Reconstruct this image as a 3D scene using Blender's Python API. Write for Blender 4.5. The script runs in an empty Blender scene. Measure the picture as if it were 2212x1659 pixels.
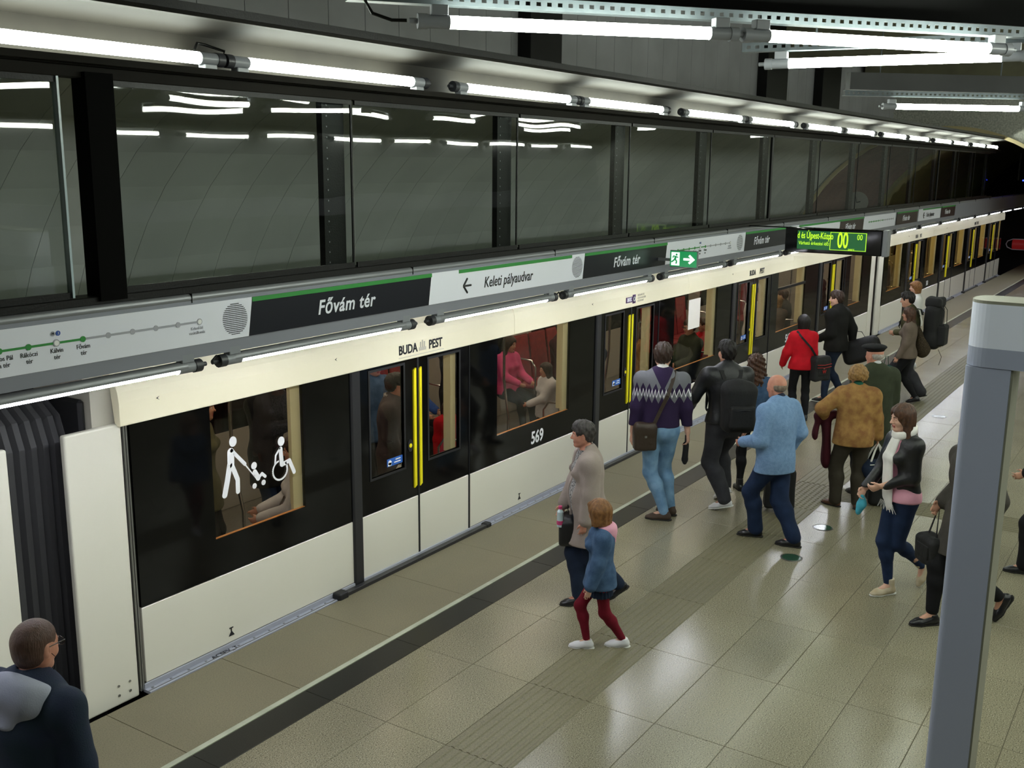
import bpy, bmesh, math, random
import numpy as np
from mathutils import Matrix, Vector
random.seed(7)
rng = np.random.RandomState(5)
sc = bpy.context.scene
COL = sc.collection
# ------------------------------------------------------------------ camera, world, exposure
cd = bpy.data.cameras.new('camera'); cam = bpy.data.objects.new('camera', cd); COL.objects.link(cam)
cd.sensor_width = 36.0; cd.lens = 36.484; cd.clip_start = 0.05; cd.clip_end = 300
RR = ((0.5511581, 0.167652, -0.8173846), (-0.8343528, 0.121244, -0.5377316), (0.0089512, 0.9783623, 0.2067055))
M = Matrix(RR).to_4x4(); M.translation = Vector((0, 0, 3.66997)); cam.matrix_world = M
sc.camera = cam
w = bpy.data.worlds.new('world'); sc.world = w; w.use_nodes = True
w.node_tree.nodes['Background'].inputs[0].default_value = (0.02, 0.021, 0.022, 1)
w.node_tree.nodes['Background'].inputs[1].default_value = 0.3
sc.view_settings.view_transform = 'Standard'; sc.view_settings.look = 'None'
sc.view_settings.exposure = 1.28; sc.view_settings.gamma = 1.0
try: sc.view_settings.use_curve_mapping = False
except Exception: pass
TUBE = 22.0      # strength of the fluorescent tubes
INT = 3.2        # strength of the strip lights inside the train

# ------------------------------------------------------------------ materials
def lin(c):
    if isinstance(c, str):
        c = [int(c[i:i+2], 16)/255 for i in (0, 2, 4)]
    return tuple((v/12.92 if v <= .04045 else ((v+.055)/1.055)**2.4) for v in c[:3])
class NT:
    def __init__(s, m): s.m = m; s.t = m.node_tree; s.n = s.t.nodes; s.b = s.n['Principled BSDF']
    def new(s, t, **k):
        n = s.n.new(t)
        for a, v in k.items(): setattr(n, a, v)
        return n
    def link(s, a, b): s.t.links.new(a, b)
def mat(name, col, rough=.6, metal=0.0, var=None, vscale=20, bump=0.0, bscale=60, spec=.5, rand=0.0, coat=0.0, coord='geo', bstretch=None):
    """principled; var = second colour mixed in by noise, rand = per-object brightness change"""
    m = bpy.data.materials.new(name); m.use_nodes = True; k = NT(m); b = k.b
    c = lin(col)
    b.inputs['Base Color'].default_value = (*c, 1); b.inputs['Roughness'].default_value = rough
    b.inputs['Metallic'].default_value = metal; b.inputs['Specular IOR Level'].default_value = spec
    if coat: b.inputs['Coat Weight'].default_value = coat; b.inputs['Coat Roughness'].default_value = .05
    if coord == 'geo': src = k.new('ShaderNodeNewGeometry').outputs['Position']
    else: src = k.new('ShaderNodeTexCoord').outputs['Object']
    out = None
    if var is not None:
        n = k.new('ShaderNodeTexNoise'); n.inputs['Scale'].default_value = vscale; n.inputs['Detail'].default_value = 3
        k.link(src, n.inputs['Vector'])
        r = k.new('ShaderNodeValToRGB'); r.color_ramp.elements[0].position = .35; r.color_ramp.elements[1].position = .65
        r.color_ramp.elements[0].color = (*c, 1); r.color_ramp.elements[1].color = (*lin(var), 1)
        k.link(n.outputs['Fac'], r.inputs['Fac']); out = r.outputs['Color']
    if rand:
        oi = k.new('ShaderNodeObjectInfo'); mr = k.new('ShaderNodeMapRange')
        mr.inputs['To Min'].default_value = 1-rand; mr.inputs['To Max'].default_value = 1+rand
        k.link(oi.outputs['Random'], mr.inputs['Value'])
        mx = k.new('ShaderNodeVectorMath', operation='SCALE')
        if out is None: mx.inputs[0].default_value = c
        else: k.link(out, mx.inputs[0])
        k.link(mr.outputs['Result'], mx.inputs['Scale']); out = mx.outputs['Vector']
    if out is not None: k.link(out, b.inputs['Base Color'])
    if bump:
        n2 = k.new('ShaderNodeTexNoise'); n2.inputs['Scale'].default_value = bscale; n2.inputs['Detail'].default_value = 4
        if bstretch:
            mp = k.new('ShaderNodeMapping'); mp.inputs['Scale'].default_value = bstretch
            k.link(src, mp.inputs['Vector']); k.link(mp.outputs['Vector'], n2.inputs['Vector'])
        else: k.link(src, n2.inputs['Vector'])
        bp = k.new('ShaderNodeBump'); bp.inputs['Strength'].default_value = bump; bp.inputs['Distance'].default_value = .01
        k.link(n2.outputs['Fac'], bp.inputs['Height']); k.link(bp.outputs['Normal'], b.inputs['Normal'])
    return m
def emis(name, col, st, base='202020'):
    m = bpy.data.materials.new(name); m.use_nodes = True; b = m.node_tree.nodes['Principled BSDF']
    b.inputs['Base Color'].default_value = (*lin(base), 1); b.inputs['Roughness'].default_value = .4
    b.inputs['Emission Color'].default_value = (*lin(col), 1); b.inputs['Emission Strength'].default_value = st
    return m
def glass(name, tint='e8eee8', refl=1.0, wob=0.0, ior=1.5, cap=.22):
    m = bpy.data.materials.new(name); m.use_nodes = True; t = m.node_tree; t.nodes.clear()
    o = t.nodes.new('ShaderNodeOutputMaterial'); mx = t.nodes.new('ShaderNodeMixShader')
    tr = t.nodes.new('ShaderNodeBsdfTransparent'); tr.inputs[0].default_value = (*lin(tint), 1)
    gl = t.nodes.new('ShaderNodeBsdfGlossy'); gl.inputs['Roughness'].default_value = 0.012
    fr = t.nodes.new('ShaderNodeFresnel'); fr.inputs['IOR'].default_value = ior
    mul = t.nodes.new('ShaderNodeMath'); mul.operation = 'MULTIPLY'; mul.inputs[1].default_value = refl
    cp = t.nodes.new('ShaderNodeMath'); cp.operation = 'MINIMUM'; cp.inputs[1].default_value = cap
    t.links.new(fr.outputs[0], mul.inputs[0]); t.links.new(mul.outputs[0], cp.inputs[0]); t.links.new(cp.outputs[0], mx.inputs[0])
    t.links.new(tr.outputs[0], mx.inputs[1]); t.links.new(gl.outputs[0], mx.inputs[2]); t.links.new(mx.outputs[0], o.inputs[0])
    if wob:
        g = t.nodes.new('ShaderNodeNewGeometry'); n = t.nodes.new('ShaderNodeTexNoise'); n.inputs['Scale'].default_value = 1.6
        n.inputs['Detail'].default_value = 0
        t.links.new(g.outputs['Position'], n.inputs['Vector'])
        bp = t.nodes.new('ShaderNodeBump'); bp.inputs['Strength'].default_value = wob; bp.inputs['Distance'].default_value = .02
        t.links.new(n.outputs['Fac'], bp.inputs['Height']); t.links.new(bp.outputs['Normal'], gl.inputs['Normal'])
    return m
def granite(name, base, dark, light, rough, rand=.05):
    m = mat(name, base, rough); k = NT(m)
    g = k.new('ShaderNodeNewGeometry')
    n = k.new('ShaderNodeTexNoise'); n.inputs['Scale'].default_value = 120; n.inputs['Detail'].default_value = 2
    k.link(g.outputs['Position'], n.inputs['Vector'])
    r = k.new('ShaderNodeValToRGB'); e = r.color_ramp.elements
    e[0].position = .30; e[0].color = (*lin(dark), 1); e[1].position = .47; e[1].color = (*lin(base), 1)
    x = e.new(.62); x.color = (*lin(base), 1); x = e.new(.74); x.color = (*lin(light), 1)
    k.link(n.outputs['Fac'], r.inputs['Fac'])
    n3 = k.new('ShaderNodeTexNoise'); n3.inputs['Scale'].default_value = 1.3; n3.inputs['Detail'].default_value = 4
    k.link(g.outputs['Position'], n3.inputs['Vector'])
    oi = k.new('ShaderNodeObjectInfo'); mr = k.new('ShaderNodeMapRange'); mr.inputs['To Min'].default_value = 1-rand; mr.inputs['To Max'].default_value = 1+rand
    k.link(oi.outputs['Random'], mr.inputs['Value'])
    mr3 = k.new('ShaderNodeMapRange'); mr3.inputs['From Min'].default_value = .3; mr3.inputs['From Max'].default_value = .7; mr3.inputs['To Min'].default_value = .92; mr3.inputs['To Max'].default_value = 1.06
    k.link(n3.outputs['Fac'], mr3.inputs['Value'])
    mu = k.new('ShaderNodeMath', operation='MULTIPLY'); k.link(mr.outputs[0], mu.inputs[0]); k.link(mr3.outputs[0], mu.inputs[1])
    mx = k.new('ShaderNodeVectorMath', operation='SCALE'); k.link(r.outputs['Color'], mx.inputs[0]); k.link(mu.outputs[0], mx.inputs['Scale'])
    k.link(mx.outputs['Vector'], k.b.inputs['Base Color'])
    mr4 = k.new('ShaderNodeMapRange'); mr4.inputs['To Min'].default_value = rough-.03; mr4.inputs['To Max'].default_value = rough+.05
    k.link(n3.outputs['Fac'], mr4.inputs['Value']); k.link(mr4.outputs[0], k.b.inputs['Roughness'])
    return m
MT = {}
MT['tile'] = granite('floor_granite', '8e8872', '3f3c32', 'cdc9b6', .21)
MT['edge_tile'] = granite('edge_granite', '7d765e', '655f4b', '918a72', .5, .03)
MT['dark_tile'] = granite('dark_granite', '24241f', '181815', '3a3a35', .30, .08)
MT['tactile'] = granite('tactile_concrete', '777159', '5e5947', '8d8770', .5, .05)
MT['joint'] = mat('joint_mortar', '5d5744', .8)
MT['white_line'] = mat('edge_line_white', 'b9bda8', .45, var='a5a995', vscale=6)
MT['steel'] = mat('brushed_steel', '9a9a98', .32, metal=.9)
MT['chrome'] = mat('chrome', 'c8c8c8', .15, metal=1)
MT['ledge'] = mat('pale_grey_ledge', 'a2a5b0', .4)
MT['cowl'] = mat('cowl_grey_paint', 'b5b2a4', .4)
MT['alu'] = mat('grey_painted_aluminium', '85878c', .38, metal=.35)
MT['galv'] = mat('galvanised_steel', '565e63', .5, metal=.3, var='4c5459', vscale=12)
MT['band'] = mat('sign_band_grey', '898b96', .4, metal=.15)
MT['black_steel'] = mat('black_painted_steel', '0a0a0a', .4, spec=.25, bump=.15, bscale=90)
MT['brown_steel'] = mat('soffit_grey_brown', '1f1d19', .75, var='1a1815', vscale=3, spec=.15)
MT['glass'] = glass('screen_glass', 'e0e5e2', 1.5, wob=.12, cap=.09)
MT['win_glass'] = glass('train_window_glass', 'd8d2c6', 1.0, cap=.12)
MT['glass_edge'] = mat('pale_glass_edge', 'b9cbd2', .2)
MT['cream'] = mat('cream_train_paint', 'f7f0d2', .22, coat=.3)
MT['white_paint'] = mat('white_train_paint', 'e4e1d2', .3, coat=.15)
MT['black_gloss'] = mat('black_gloss_panel', '090909', .07, spec=.22, var='0d0d0c', vscale=3)
MT['door_black'] = mat('black_door_panel', '0d0d0d', .1, spec=.22)
MT['post_dark'] = mat('dark_grey_door_post', '2b2b2d', .35)
MT['rubber'] = mat('black_rubber', '17171a', .6)
MT['bellow'] = mat('dark_grey_bellows', '454547', .7)
MT['yellow'] = mat('yellow_grab_strip', 'f2e21c', .4)
MT['pillar_cream'] = mat('cream_window_reveal', 'd8d2ac', .5)
MT['orange'] = mat('orange_window_seal', 'd08a45', .5)
MT['white'] = mat('white_print', 'f2f2f4', .5)
MT['sign_white'] = mat('sign_white', 'eceefb', .35)
MT['sign_navy'] = mat('sign_navy', '10131f', .3)
MT['sign_maroon'] = mat('sign_maroon', '2c1a1c', .35)
MT['sign_green'] = mat('sign_green', '2e8b3c', .4)
MT['sign_black'] = mat('sign_black', '1a1c22', .4)
MT['sign_grey'] = mat('sign_map_grey', 'a9aab6', .4)
MT['sign_blue'] = mat('sign_blue', '2d55b0', .4)
MT['tube'] = emis('fluorescent_tube', 'f6ffef', TUBE)
MT['tube_low'] = emis('fluorescent_tube_low', 'f3f6ff', TUBE*1.0)
MT['cap'] = mat('lamp_end_cap', '8c8f96', .35)
MT['cap_dark'] = mat('lamp_cap_dark', '33343a', .4)
MT['wall_panel'] = mat('vault_panel_grey', 'c6cac0', .55, var='bcc0b6', vscale=1.2, rand=.03)
MT['wall_back'] = mat('vault_back_dark', '26261f', .8)
MT['upper_panel'] = mat('upper_wall_panel', '9a9b9f', .55, var='909194', vscale=1.5, rand=.04)
MT['vault_brown'] = mat('brown_vault_panel', '7a5a4b', .6, var='6c5044', vscale=2, rand=.05)
MT['vault_olive'] = mat('olive_vault_panel', '78763a', .6, var='6a6a34', vscale=2, rand=.05)
MT['rim'] = mat('pale_arch_rim', 'c2b388', .5)
MT['perforated'] = mat('perforated_metal_panel', 'c4c5bc', .5, metal=.1, var='9c9d95', vscale=22, bump=.4, bscale=60)
MT['concrete'] = mat('ceiling_concrete', '6f6d58', .8, var='636150', vscale=2, bump=.2, bscale=9)
MT['dark_wall'] = mat('dark_cladding', '3a3b3c', .6, var='333435', vscale=2)
MT['beam_black'] = mat('beam_flat_black', '060606', .9, spec=.1)
MT['tunnel'] = mat('tunnel_black', '0a0a0b', .9)
MT['pillar'] = mat('blue_grey_portal_paint', '9fa6bd', .42)
MT['pillar_side'] = mat('portal_side_paint', '8a8a7c', .45)
MT['portal_white'] = mat('portal_white_band', 'e2e8fb', .35)
MT['led_back'] = emis('display_screen_green', '1f6a35', .28, '0f2a15')
MT['led_text'] = emis('display_text_green', 'b6f21e', .6)
MT['exit_green'] = emis('exit_sign_green', '179a55', .35)
MT['exit_white'] = emis('exit_sign_white', 'eafff0', .5)
MT['train_int'] = mat('train_interior_panel', '9a958c', .5)
MT['train_floor'] = mat('train_floor_grey', '67645c', .45, var='5c5a53', vscale=30)
MT['train_ceil'] = mat('train_ceiling_white', 'bdb9ac', .5)
MT['int_light'] = emis('train_ceiling_light', 'fff0d8', INT)
MT['int_light2'] = emis('train_ceiling_light_warm', 'ffe08c', INT)
MT['seat_red'] = mat('red_seat_fabric', '8e1f24', .7, var='7c1a20', vscale=15)
MT['red'] = mat('red_enamel', 'a81f22', .35)
MT['sticker_blue'] = mat('blue_sticker', '2a62b8', .5)
MT['bench_red'] = emis('red_lit_sign', '8a2020', .12, '8a1818')
MT['signal_green'] = emis('green_signal_lamp', '20e070', 6)
MT['signal_blue'] = emis('blue_sign_light', '2436d8', 3)
MT['green_glass'] = mat('green_disc_glass', '2c4a38', .15)
MT['purple'] = mat('purple_logo', '4b2a5c', .5)
MT['logo_grey'] = mat('pale_logo_grey', 'bdb9a8', .5)
MT['paper'] = mat('white_paper_sheet', 'e6e2da', .6)

# ------------------------------------------------------------------ object helpers
def setp(o, label=None, cat=None, group=None, kind=None):
    if label: o['label'] = label
    if cat: o['category'] = cat
    if group: o['group'] = group
    if kind: o['kind'] = kind
    return o
def link(o, parent=None):
    COL.objects.link(o)
    if parent is not None: o.parent = parent
    return o
def thing(name, label, cat, loc=(0, 0, 0), rz=0.0, group=None):
    o = bpy.data.objects.new(name, None); o.location = loc; o.rotation_euler = (0, 0, rz); o.empty_display_size = .1
    return setp(link(o), label, cat, group)
def struct(name, loc=(0, 0, 0)):
    o = bpy.data.objects.new(name, None); o.location = loc
    return setp(link(o), kind='structure')
def inst(me, name, parent=None, loc=(0, 0, 0), rz=0.0):
    o = bpy.data.objects.new(name, me); o.location = loc; o.rotation_euler = (0, 0, rz)
    return link(o, parent)
def copy_tree(o, parent=None):
    c = o.copy(); COL.objects.link(c)
    if parent is not None: c.parent = parent
    for ch in list(o.children): copy_tree(ch, c)
    return c
class MB:
    def __init__(s): s.v = []; s.f = []; s.mi = []; s.cur = 0; s.sm = []; s.pc = []; s.np = 0; s.hold = 0
    def _add(s, vs, fs, smooth=False):
        b = len(s.v); s.v += [tuple(v) for v in vs]
        for f in fs: s.f.append(tuple(i+b for i in f)); s.mi.append(s.cur); s.sm.append(smooth); s.pc.append(s.np)
        if not s.hold: s.np += 1
    def m(s, i): s.cur = i; return s
    def box(s, x0, x1, y0, y1, z0, z1):
        s._add([(x0, y0, z0), (x1, y0, z0), (x1, y1, z0), (x0, y1, z0), (x0, y0, z1), (x1, y0, z1), (x1, y1, z1), (x0, y1, z1)],
               [(0, 3, 2, 1), (4, 5, 6, 7), (0, 1, 5, 4), (1, 2, 6, 5), (2, 3, 7, 6), (3, 0, 4, 7)]); return s
    def quad(s, *p): s._add(p, [tuple(range(len(p)))]); return s
    def cyl(s, a, b, r, n=14, r2=None, caps=True, a0=0.0, a1=None, up=None):
        a = Vector(a); b = Vector(b); r2 = r if r2 is None else r2
        d = (b-a).normalized(); u = Vector(up) if up else (Vector((0, 0, 1)) if abs(d.z) < .9 else Vector((1, 0, 0)))
        e1 = (u-d*u.dot(d)).normalized(); e2 = d.cross(e1)
        full = a1 is None; a1 = a0+2*math.pi if full else a1; k = n if full else n+1
        vs = []
        for c_, rr in ((a, r), (b, r2)):
            for i in range(k):
                t = a0+(a1-a0)*i/n; vs.append(c_+(e1*math.cos(t)+e2*math.sin(t))*rr)
        fs = [(i, (i+1) % k, k+(i+1) % k, k+i) for i in range(n)]
        s.hold += 1; s._add(vs, fs, True)
        if caps and full: s._add(vs, [tuple(range(k))[::-1], tuple(range(k, 2*k))])
        s.hold -= 1; s.np += 0 if s.hold else 1
        return s
    def tube(s, pts, r, n=8, closed=False):
        pts = [Vector(p) for p in pts]; k = len(pts); vs = []; prev = None
        for i, p in enumerate(pts):
            if closed: d = pts[(i+1) % k]-pts[i-1]
            else: d = pts[min(i+1, k-1)]-pts[max(i-1, 0)]
            d.normalize()
            if prev is None:
                u = Vector((0, 0, 1)) if abs(d.z) < .9 else Vector((1, 0, 0)); e1 = (u-d*u.dot(d)).normalized()
            else: e1 = (prev-d*prev.dot(d)).normalized()
            prev = e1; e2 = d.cross(e1)
            rr = r[i] if hasattr(r, '__len__') else r
            vs += [p+(e1*math.cos(2*math.pi*j/n)+e2*math.sin(2*math.pi*j/n))*rr for j in range(n)]
        fs = []
        for i in range(k if closed else k-1):
            o = i*n; q = ((i+1) % k)*n
            fs += [(o+j, o+(j+1) % n, q+(j+1) % n, q+j) for j in range(n)]
        s.hold += 1; s._add(vs, fs, True)
        if not closed: s._add(vs, [tuple(range(n))[::-1], tuple(range((k-1)*n, k*n))])
        s.hold -= 1; s.np += 0 if s.hold else 1
        return s
    def strap(s, pts, wd, th, up=(0, 0, 1)):
        """flat band along pts"""
        pts = [Vector(p) for p in pts]; k = len(pts); vs = []
        ups = up if isinstance(up, list) else [up]*k
        for i, p in enumerate(pts):
            d = (pts[min(i+1, k-1)]-pts[max(i-1, 0)]).normalized(); n_ = Vector(ups[i]); n_ = (n_-d*n_.dot(d)).normalized(); sd = d.cross(n_)
            vs += [p+sd*wd/2+n_*th, p-sd*wd/2+n_*th, p-sd*wd/2-n_*th*.2, p+sd*wd/2-n_*th*.2]
        fs = [(0, 1, 2, 3), tuple(range(4*k-4, 4*k))[::-1]]
        for i in range(k-1):
            for j in range(4): fs.append((4*i+j, 4*i+(j+1) % 4, 4*i+4+(j+1) % 4, 4*i+4+j))
        s._add(vs, fs); return s
    def extx(s, prof, x0, x1, caps=True, smooth=False, closed=True):
        """extrude a (y,z) profile along x"""
        n = len(prof); vs = [(x0, y, z) for y, z in prof]+[(x1, y, z) for y, z in prof]
        fs = [(i, (i+1) % n, n+(i+1) % n, n+i) for i in range(n if closed else n-1)]
        s.hold += 1; s._add(vs, fs, smooth)
        if caps and closed: s._add(vs, [tuple(range(n))[::-1], tuple(range(n, 2*n))])
        s.hold -= 1; s.np += 0 if s.hold else 1
        return s
    def disc(s, c_, n_, r, th=.002, k=24, ry=None):
        c_ = Vector(c_); n_ = Vector(n_).normalized(); u = Vector((0, 0, 1)) if abs(n_.z) < .9 else Vector((1, 0, 0))
        e1 = (u-n_*u.dot(n_)).normalized(); e2 = n_.cross(e1); ry = ry or r
        vs = [c_+e2*r*math.cos(2*math.pi*i/k)+e1*ry*math.sin(2*math.pi*i/k)+n_*h for h in (0, th) for i in range(k)]
        s._add(vs, [tuple(range(k))[::-1], tuple(range(k, 2*k))]+[(i, (i+1) % k, k+(i+1) % k, k+i) for i in range(k)]); return s
    def mesh(s, name, mats, bevel=0.0, seg=1, fix=True):
        me = bpy.data.meshes.new(name); me.from_pydata(s.v, [], s.f)
        for m_ in (mats if isinstance(mats, (list, tuple)) else [mats]): me.materials.append(m_)
        me.polygons.foreach_set('material_index', s.mi); me.polygons.foreach_set('use_smooth', s.sm)
        if bevel or fix:
            bm = bmesh.new(); bm.from_mesh(me)
            bmesh.ops.recalc_face_normals(bm, faces=bm.faces)
            if bevel:
                ed = [e for e in bm.edges if e.is_manifold and e.calc_face_angle(0) > .5]
                bmesh.ops.bevel(bm, geom=ed, offset=bevel, segments=seg, affect='EDGES', profile=.5)
            bm.to_mesh(me); bm.free()
        me.update(); return me
    def split(s, name, mats, parent=None, bevel=0.0, seg=1, post=None):
        out = []
        for p_ in sorted(set(s.pc)):
            q = MB(); mp = {}
            for f, mi, sm, pc in zip(s.f, s.mi, s.sm, s.pc):
                if pc != p_: continue
                g = []
                for i in f:
                    if i not in mp: mp[i] = len(q.v); q.v.append(s.v[i])
                    g.append(mp[i])
                q.f.append(tuple(g)); q.mi.append(mi); q.sm.append(sm); q.pc.append(0)
            o = q.build(name, mats, parent, bevel, seg)
            if post: post(o)
            out.append(o)
        return out
    def build(s, name, mats, parent=None, bevel=0.0, seg=1, loc=(0, 0, 0), rz=0.0, fix=True):
        return inst(s.mesh(name, mats, bevel, seg, fix), name, parent, loc, rz)
def text(body, size, m, name='lettering', parent=None, mw=None, shear=0.0, bold=0.0, align='CENTER', ext=.001, sx=1.0, space=1.0):
    c = bpy.data.curves.new('t', 'FONT'); c.body = body; c.size = size; c.shear = shear; c.offset = bold; c.align_x = align
    c.align_y = 'CENTER'; c.extrude = ext; c.resolution_u = 3; c.space_character = space
    o = bpy.data.objects.new('t', c); COL.objects.link(o)
    me = bpy.data.meshes.new_from_object(o.evaluated_get(bpy.context.evaluated_depsgraph_get()))
    bpy.data.objects.remove(o); bpy.data.curves.remove(c)
    me.transform(Matrix.Diagonal((sx, 1, 1, 1)))
    if mw is not None: me.transform(mw)
    me.materials.clear(); me.materials.append(m)
    return inst(me, name, parent)
def face_y(x, y, z, tilt=0.0):
    """matrix: text plane facing -y at (x,y,z), reading along +x"""
    return Matrix.Translation((x, y, z)) @ Matrix.Rotation(math.radians(90)+tilt, 4, 'X')
def face_x(x, y, z):
    """text plane facing -x, reading along -y"""
    return Matrix.Translation((x, y, z)) @ Matrix.Rotation(math.radians(-90), 4, 'Z') @ Matrix.Rotation(math.radians(90), 4, 'X')
# ================================================================== FLOOR
X0 = 5.8545-3; YD = 4.68
floor = struct('floor')
def tile_mesh(name, sx, sy, m, th=.03):
    return MB().box(.002, sx-.002, -sy+.002, -.002, -th, 0).mesh(name, m, bevel=.0015)
tm = tile_mesh('tile', 1.0, .5, MT['tile']); te = tile_mesh('tile', 1.0, .825, MT['edge_tile']); td = tile_mesh('tile', 1.0, .25, MT['dark_tile'])
def tactile_mesh():
    b = MB().box(.002, .998, -.498, -.002, -.03, -.003)
    for i in range(8):
        y = -.035-i*.0615
        b._add([(.004, y-.0, -.003), (.996, y, -.003), (.996, y-.035, -.003), (.004, y-.035, -.003), (.004, y-.008, .003), (.996, y-.008, .003), (.996, y-.027, .003), (.004, y-.027, .003)],
               [(4, 5, 6, 7), (0, 1, 5, 4), (1, 2, 6, 5), (2, 3, 7, 6), (3, 0, 4, 7)])
    return b.mesh('tactile_tile', MT['tactile'])
def tactile_cross():
    b = MB().box(.002, .498, -.498, -.002, -.03, -.003)
    for i in range(8):
        x = .035+i*.058
        b._add([(x, -.496, -.003), (x+.033, -.496, -.003), (x+.033, -.004, -.003), (x, -.004, -.003), (x+.008, -.496, .003), (x+.025, -.496, .003), (x+.025, -.004, .003), (x+.008, -.004, .003)],
               [(4, 5, 6, 7), (0, 1, 5, 4), (1, 2, 6, 5), (2, 3, 7, 6), (3, 0, 4, 7)])
    return b.mesh('tactile_tile', MT['tactile'])
def blister_mesh():
    b = MB().box(.002, .498, -.498, -.002, -.03, -.003)
    for i in range(8):
        for j in range(8):
            b.cyl((.035+i*.061, -.035-j*.061, -.003), (.035+i*.061, -.035-j*.061, .004), .018, 6, r2=.012)
    return b.mesh('blister_tile', MT['tactile'])
tt = tactile_mesh(); tx = tactile_cross(); tb = blister_mesh()
thalf = tile_mesh('tile', .5, .5, MT['tile'])
rest = MB()
NI = 21
XC = 11.35          # cross tactile band
for i in range(NI):
    x = X0+i
    for r in range(9):
        y = YD-.5*r
        crossing = (x-.01 <= XC < x+.99) and r >= 2
        if crossing:
            inst(tb if r == 2 else tx, 'blister_tile' if r == 2 else 'tactile_tile', floor, (x+.496, y, 0))
            if r == 2: inst(tb, 'blister_tile', floor, (x, y, 0))
            else: inst(thalf, 'tile', floor, (x, y, 0))
        elif r == 2: inst(tt, 'tactile_tile', floor, (x, y, 0))
        else: inst(tm, 'tile', floor, (x, y, 0))
    inst(td, 'dark_tile', floor, (x, 4.93, 0)); inst(te, 'edge_tile', floor, (x, 5.80, 0))
rest_m = [MT['tile'], MT['tactile'], MT['dark_tile'], MT['edge_tile']]
for i in range(-5, 46):
    x = X0+i
    for r in range(0, 26):
        if 0 <= i < NI and r < 9: continue
        y = YD-.5*r
        rest.m(1 if r == 2 else 0).box(x+.002, x+.998, y-.498, y-.002, -.03, 0)
    if not (0 <= i < NI):
        rest.m(2).box(x+.002, x+.998, 4.682, 4.928, -.03, 0); rest.m(3).box(x+.002, x+.998, 4.977, 5.798, -.03, 0)
    if i >= NI:      # ribs of the far guiding strip
        for k in range(8):
            y = 3.68-.045-k*.0615; rest.m(1).box(x+.004, x+.996, y-.02, y, 0, .004)
setp(rest.build('far_tile', rest_m, floor), kind='stuff')
MB().box(X0-5, X0+46, -8.4, 5.80, -.2, -.0045).build('mortar_bed', MT['joint'], floor)
MB().box(X0-5, X0+46, 4.931, 4.976, -.03, .003).build('edge_line', MT['white_line'], floor)
MB().box(X0-5, X0+46, 5.5, 5.80, -1.3, -.2).build('platform_side', MT['dark_wall'], floor)
tr = struct('trim_1'); MB().box(-3, 60, 5.8, 11, -1.35, -1.25).build('track_bed', MT['tunnel'], tr)
for y in (6.45, 7.89): MB().box(-3, 60, y, y+.07, -1.25, -1.08).build('rail', MT['steel'], tr)
# round floor discs
def floor_disc(x, y, lab, g='round discs set in the platform floor'):
    t = thing('floor_disc', lab, 'floor light', (x, y, 0), 0, g)
    b = MB(); 
    for k in range(28):
        a0, a1 = 2*math.pi*k/28, 2*math.pi*(k+1)/28; p = []
        for a, rr, z in ((a0, .105, .002), (a1, .105, .002), (a1, .088, .005), (a0, .088, .005)): p.append((rr*math.cos(a), rr*math.sin(a), z))
        b.quad(*p)
    b.build('steel_ring', MT['steel'], t); MB().disc((0, 0, .0005), (0, 0, 1), .088, .003).build('green_glass', MT['green_glass'], t)
    return t
floor_disc(9.35, 2.92, 'nearest round green floor disc, by the feet of the man in the blue jacket')
floor_disc(10.37, 2.93, 'second round green floor disc, before the feet of the woman in the tan jacket')
floor_disc(16.31, 2.99, 'small far round floor disc beside the guiding strip, near the large portal column')
# ================================================================== FAR VAULT WALL (beyond the train)
wl = struct('wall_left')
def arc(cy, cz, r, a0, a1, n): return [(cy+r*math.cos(a0+(a1-a0)*i/n), cz+r*math.sin(a0+(a1-a0)*i/n)) for i in range(n+1)]
CY, CZ = 5.99, .51
pw = .6
CA = .74      # centre height of the arch at the end wall
def curved_panel(r, a0, a1, x1, m, n=12, name='wall_panel', cz=CZ):
    p = arc(CY, cz, r, a0, a1, n); q = arc(CY, cz, r+.03, a0, a1, n)
    return MB().extx(p+q[::-1], .003, x1-.003).mesh(name, m)
cpm = curved_panel(4.25, math.radians(-24), math.radians(70), pw, MT['wall_panel'], 14)
nx = int((30-1.2)/pw)
for i in range(nx): inst(cpm, 'wall_panel', wl, (1.2+i*pw, 0, 0))
p = arc(CY, CZ, 4.33, math.radians(-24), math.radians(70), 14)
MB().extx(p, -3, 30, closed=False, caps=False).build('backing', MT['wall_back'], wl)
wu = struct('wall_upper')
upm = MB().box(.004, .536, 0, .03, 4.55, 7.6).mesh('wall_panel', MT['upper_panel'], bevel=.002)
cols = [(11.3, 12.05), (19.6, 20.75), (23.0, 24.3), (31.4, 33.0)]
for i in range(56): inst(upm, 'wall_panel', wu, (.9+i*.54, 7.4, 0))
MB().box(-3, 34, 7.44, 7.5, 4.4, 7.7).build('backing', MT['wall_back'], wu)
for a, b_ in cols[:3]:
    MB().box(a, b_, 7.2, 7.395, 4.3, 7.6).build('steel_column', MT['black_steel'], wu, bevel=.006)
# inner narrower vault: brown then olive
wb = struct('wall_back_tunnel')
bp_ = curved_panel(3.95, math.radians(-20), math.radians(200), 1.9, MT['vault_brown'], 26, cz=CA)
op_ = curved_panel(3.95, math.radians(-20), math.radians(200), 1.9, MT['vault_olive'], 26, cz=CA)
for i in range(4): inst(bp_, 'wall_panel', wb, (30.02+i*1.9, 0, 0))
for i in range(11): inst(op_, 'wall_panel', wb, (37.62+i*1.9, 0, 0))
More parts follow.
